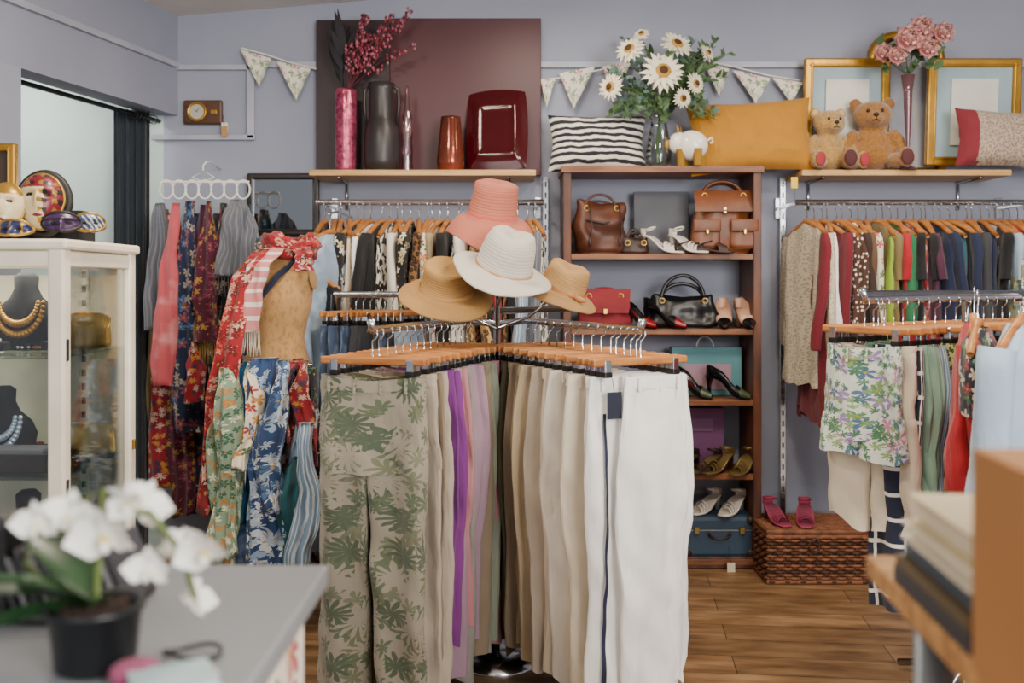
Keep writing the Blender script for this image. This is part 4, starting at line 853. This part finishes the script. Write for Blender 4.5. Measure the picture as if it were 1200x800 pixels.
def mask(name,px,py,d,wpx,hpx,yaw,style,full=True):
    m=M(); w=wpx/F*d/2; h=hpx/F*d/2; T=TR(at(px,py,d))@RZ(rad(yaw))@RX(rad(-10))
    def shp(x,z):
        r2=x*x+z*z; y=-.75*w*math.sqrt(max(0,1-min(1,r2)))
        y-=.33*w*math.exp(-(x/.14)**2)*math.exp(-((z+.12)/.28)**2)*(1 if z>-.35 else math.exp(-((z+.35)/.08)**2))
        y+=.16*w*(math.exp(-(((abs(x)-.38)/.2)**2+((z-.16)/.12)**2)))
        y-=.1*w*math.exp(-((x/.25)**2+((z+.58)/.1)**2)); y-=.08*w*math.exp(-((z-.34)/.1)**2)*(abs(x)<.8)
        return y
    def fn(u,v):
        r=v; a=2*pi*u; x=r*cos(a); z=r*sin(a)
        zz=z
        if not full: zz=z*.42+.2
        jaw=1-.22*max(0,-zz)
        return V((w*x*jaw,shp(x,zz) ,h*zz))
    def col(c_):
        x=c_.x/w; z=c_.z/h
        if ((abs(x)-.38)/.16)**2+((z-.16)/.06)**2<1: return mbk
        if full and (x/.2)**2+((z+.6)/.06)**2<1: return mr
        if style==1: return [mr,mg,mbk][int((x+2)*5+0)%3] if (x>0.02 or z>.4) and int((z+2)*6)%2 else (mw if x<.25 and z<.4 else mr)
        if style==2: return mnv if int((x+2)*8)%5 else mg
        if style==3: return mpu if int((z+2)*12)%3 else mbk
        if style==4: return mbu if int((x+z+4)*9)%3 else mw
        return mw if z<.45 else mg
    m.grid(fn,64,26,mw,True,T=T,mfn=col)
    m.tube([fn(k/40,1)+V((0,.002,0)) for k in range(40)],.005,mg if style!=3 else mbk,6,closed=True,T=T)
    if full and style==1:
        m.tube([fn(k/40,1)*1.12+V((0,.03,0)) for k in range(40)],.013,mbk,8,closed=True,T=T)
        m.ell((0,.03,h*.2),(w*1.15,.05,h*.95),mbk,20,T=T)
    return m.obj(name)
mask('venetian_mask',48,236,2.85,50,66,12,1); mask('venetian_mask',6,243,2.8,44,58,10,0)
mask('masquerade_eye_mask',72,268,2.72,42,56,20,3,False); mask('masquerade_eye_mask',104,268,2.82,36,52,28,4,False); mask('masquerade_eye_mask',18,274,2.68,40,46,5,2,False)
m=M(); m.box((at(50,0,2.95).x,2.97,zt_+.05),(.26,.1,.1),velvet,bev=.01); m.obj('mask_display_block')
m=M(); frame(m,-30,168,20,246,3.5,.03,gold,mat('old_painting','#3a2c20',.6,0,0,20,.5),.03); m.obj('gilt_painting')
# ------------------------------------------------------------ counter (left foreground)
ct=mat('grey_counter_top','#84888d',.35,0,.1,200,.06,3); f('counterfabric','#e6dccb',[('flower',14,.6,5,['#b3343c','#5c7a4c','#c98a50','#e6dccb'])],dist=.01)
e=empty('shop_counter',(-.75,.95,0)); m=M(); m.box((-.735,.93,.885),(.95,.96,.03),ct,bev=.004); m.box((-.735,.93,.868),(.94,.95,.008),mat('mint_edge','#a8b8b0',.5)); m.obj('counter_top',e)
m=M(); m.box((-.75,.93,.43),(.9,.9,.86),mat('counter_body','#cfd2c8',.6)); m.obj('counter_body',e)
m=M(); m.grid(lambda u,v:(-.288+.006*sin(u*25),.5+.88*u,.862-.84*v),60,4,FB['counterfabric'],su=.9,sv=.84); m.obj('fabric_drape',e)
CZ=.901
orw=mat('orchid_white','#f2efe8',.6,0,.05,60,.04); ory=mat('orchid_lip','#d8c06a',.5)
orw.node_tree.nodes['Principled BSDF'].inputs['Subsurface Weight'].default_value=.15
ox=at(112,0,1.03).x
e=empty('white_orchid_plant',(ox,1.03,CZ)); m=M()
def orchid(m,c_,r,yaw,roll=0.,pitch=0.):
    T=TR(c_)@RZ(yaw)@RY(roll)@RX(pitch)
    sub=M()
    for a,L,W in ((90,1,.6),(215,.95,.55),(325,.95,.55)): leaf(sub,(0,.004,0),(cos(rad(a)),-.1,sin(rad(a))),r*L,r*W,orw,V((0,-1,0)),.15,8,.8,.1)
    for a in (10,170): leaf(sub,(0,-.002,0),(cos(rad(a)),-.15,sin(rad(a))),r*1.05,r*1.15,orw,V((0,-1,0)),.2,8,.75,.12)
    m.add(sub.v,sub.f,orw,T=T); m.ell((0,-.008,-.004),(r*.16,r*.2,r*.13),ory,10,T=T); m.ell((0,-.012,-r*.25),(r*.14,r*.12,r*.2),orw,10,T=T)
fls=[(165,592,34,.6),(125,625,42,-.3),(80,605,34,.2),(203,645,30,.7),(240,642,34,-.5),(226,700,28,.8),(45,612,28,-.1),(150,585,26,-.8),(175,666,28,0.)]
for (x,y,s,yw) in fls: orchid(m,at(x,y,1.05+yw*.06),s/F*1.08*1.0,yw,yw,-yw*.8)
st=mat('orchid_stem','#5a6a34',.5); base=V((ox,1.03,CZ+.06))
m.tube([base,base+V((.0,.02,.12)),at(70,600,1.07),at(120,596,1.07),at(175,600,1.07),at(215,650,1.07),at(228,700,1.07)],.0035,st,8); m.tube([base+V((-.02,0,0)),at(30,660,1.07),at(40,605,1.07),at(100,640,1.07)],.003,st,8)
gl_=mat('orchid_leaf','#1f4422',.35,0,0)
for d,L in (((-.9,-.3,.5),.15),((-.7,.4,.8),.16),((-1,-.6,.2),.15),((-1,.1,.5),.13),((-.8,-.5,.8),.12),((.2,-.6,.5),.06)): leaf(m,base,d,L,.05,gl_,V((0,0,1)),-.35,10,.8,.15)
m.obj('flowers_and_leaves',e); m=M()
m.lathe([(.034,0),(.04,.004),(.046,.06),(.05,.062),(.05,.068),(.043,.066),(.041,.055),(.001,.055)],mat('black_plant_pot','#14161a',.35,0,0),28,T=TR((ox,1.03,CZ)),c0=True)
for k in range(60): a=R.uniform(0,6.28); q=R.uniform(0,.038); m.ell((ox+q*cos(a),1.03+q*sin(a),CZ+.06),(.008,.006,.007),mat('bark_chips','#2c1e14',.9),6)
m.obj('pot',e)
m=M(); p=at(85,700,1.22); cg=mat('grey_card','#7c7c80',.6); dc=mat('dark_card','#3c3c44',.6)
for i in range(11): m.box((p.x-.06+i*.012,1.22+.003*i,CZ+.045),(.004,.10,.08),cg if i%2 else dc,rot=RY(rad(-22)))
m.box((p.x,1.22,CZ+.006),(.16,.13,.01),black); m.box((p.x-.075,1.22,CZ+.03),(.004,.13,.05),black); m.obj('leaflet_holder')
m=M(); p=at(-12,620,1.2); m.box((p.x,1.2,CZ+.06),(.07,.06,.12),black,bev=.01); m.box((p.x,1.167,CZ+.07),(.05,.004,.07),mat('dark_screen','#1c2028',.1)); m.obj('card_terminal')
m=M()
for i in range(5): m.box((-.325+.0,.955,CZ+.003+i*.004),(.085-.002*i,.07,.004),[FB['teal'],white,mat('kraft','#c9a87c',.7),white,mat('notebook_pale','#a9c4c8',.5)][i],rot=RZ(rad(12+i*4)))
m.obj('stack_of_leaflets')
m=M(); m.T=TR((-.372,.985,CZ)); f('pinkknit','#a84468',[('stripe',1,90,.4,'#7c3460')]); m.ell((0,0,.013),(.026,.024,.013),FB['pinkknit'],20); m.obj('pink_coin_purse')
m=M(); P0=V((-.34,1.06,CZ+.005)); m.tube([P0+V((.03*cos(t),.02*sin(t),.003*sin(2*t))) for t in [k*pi/10 for k in range(20)]],.0025,black,6,closed=True); m.obj('coiled_cable')
# ------------------------------------------------------------ right foreground table
tw=wood('rough_oak','#9a6a38','#c9985c',(3,25,25),.6); TZ=.95
RT=TR((.418,.87,0))@RZ(rad(-5)); 
m=M(); m.T=RT; m.box((.35,.03,TZ-.014),(.7,.76,.028),tw,bev=.004)
gp=mat('galvanised_pipe','#7c8288',.4,.7,.1)
for y in (-.25,.33): m.tube([(.06,y,0),(.06,y,TZ-.03)],.024,gp,14); m.tube([(.6,y,0),(.6,y,TZ-.03)],.02,gp,14)
m.tube([(.06,-.3,TZ-.06),(.06,.36,TZ-.06)],.022,gp,12); m.obj('wooden_display_table')
m=M(); m.T=RT; m.box((.125,-.10,TZ+.10),(.26,.26,.2),mat('brown_cardboard','#ad7844',.75,0,.2,40,.06,3),bev=.002); m.box((.125,-.10,TZ+.2005),(.25,.05,.001),mat('parcel_tape','#c9a06a',.3)); m.obj('cardboard_box')
bc=[('#2a2c34',.02),('#5a4a2c',.014),('#3c4a58',.02),('#e0d8c4',.02),('#cbbb94',.032)]; z=TZ
m=M(); m.T=RT
for i,(c_,hh) in enumerate(bc):
    mm=mat('book_cover_%d'%i,c_,.5); pg_=mat('book_pages','#ddd2b8',.8,0,.3,300); o=R.uniform(-.006,.006); L_=.24-.008*i
    m.box((.13+o,.18,z+hh/2),(.22,L_-.01,hh-.004),pg_,bev=.001); m.box((.127+o,.18,z+.0015),(.235,L_,.003),mm,bev=.001); m.box((.127+o,.18,z+hh-.0015),(.235,L_,.003),mm,bev=.001)
    if i in (0,1,2): m.box((.0105+o,.18,z+hh/2),(.004,L_,hh),mm,bev=.001)
    z+=hh
m.obj('stack_of_books')
# ------------------------------------------------------------ lights
def area(name,loc,tgt,sx,sy,pw,col):
    l=bpy.data.lights.new(name,'AREA'); l.shape='RECTANGLE'; l.size=sx; l.size_y=sy; l.energy=pw; l.color=col
    o=bpy.data.objects.new(name,l); o.location=loc; o.rotation_euler=(V(tgt)-V(loc)).to_track_quat('-Z','Y').to_euler(); bpy.context.collection.objects.link(o)
area('shop_window_light',(1.9,-1.5,1.9),(0.1,4,1.0),1.6,1.5,225,(1,.955,.90))
area('shop_window_light_left',(-1.4,-1.7,1.8),(-.3,4,1.1),1.6,1.6,34,(1,.96,.92))
for i,(x,y,pw) in enumerate(((.9,2.4,34),(-.8,2.7,32),(1.6,3.6,14),(.1,3.9,12))):
    area('ceiling_light_%d'%i,(x,y,2.54),(x,y+.25,0),.28,.28,pw,(1,.87,.7))
area('alcove_fill_light',(-2.35,4.3,2.4),(-2.35,4.5,0),.4,.4,16,(1,.96,.9))  # added fill to brighten the alcove walls, not a known lamp
area('cabinet_fill_light',(-1.5,2.82,1.375),(-1.5,2.86,0),.5,.1,4.5,(1,.9,.75))  # invented warm fill under the cabinet top, lifts the dark interior
w=bpy.data.worlds.new('World'); bpy.context.scene.world=w; w.use_nodes=True; w.node_tree.nodes['Background'].inputs[0].default_value=(.9,.93,1,1); w.node_tree.nodes['Background'].inputs[1].default_value=.3
cam=bpy.data.cameras.new('camera'); co=bpy.data.objects.new('camera',cam); co.location=(0,0,CH); co.rotation_euler=(rad(90),0,0); cam.lens=35; cam.sensor_width=36; cam.shift_y=-70/1200; cam.clip_start=.05
cam.dof.use_dof=True; cam.dof.focus_distance=3.3; cam.dof.aperture_fstop=2.6
bpy.context.collection.objects.link(co); bpy.context.scene.camera=co
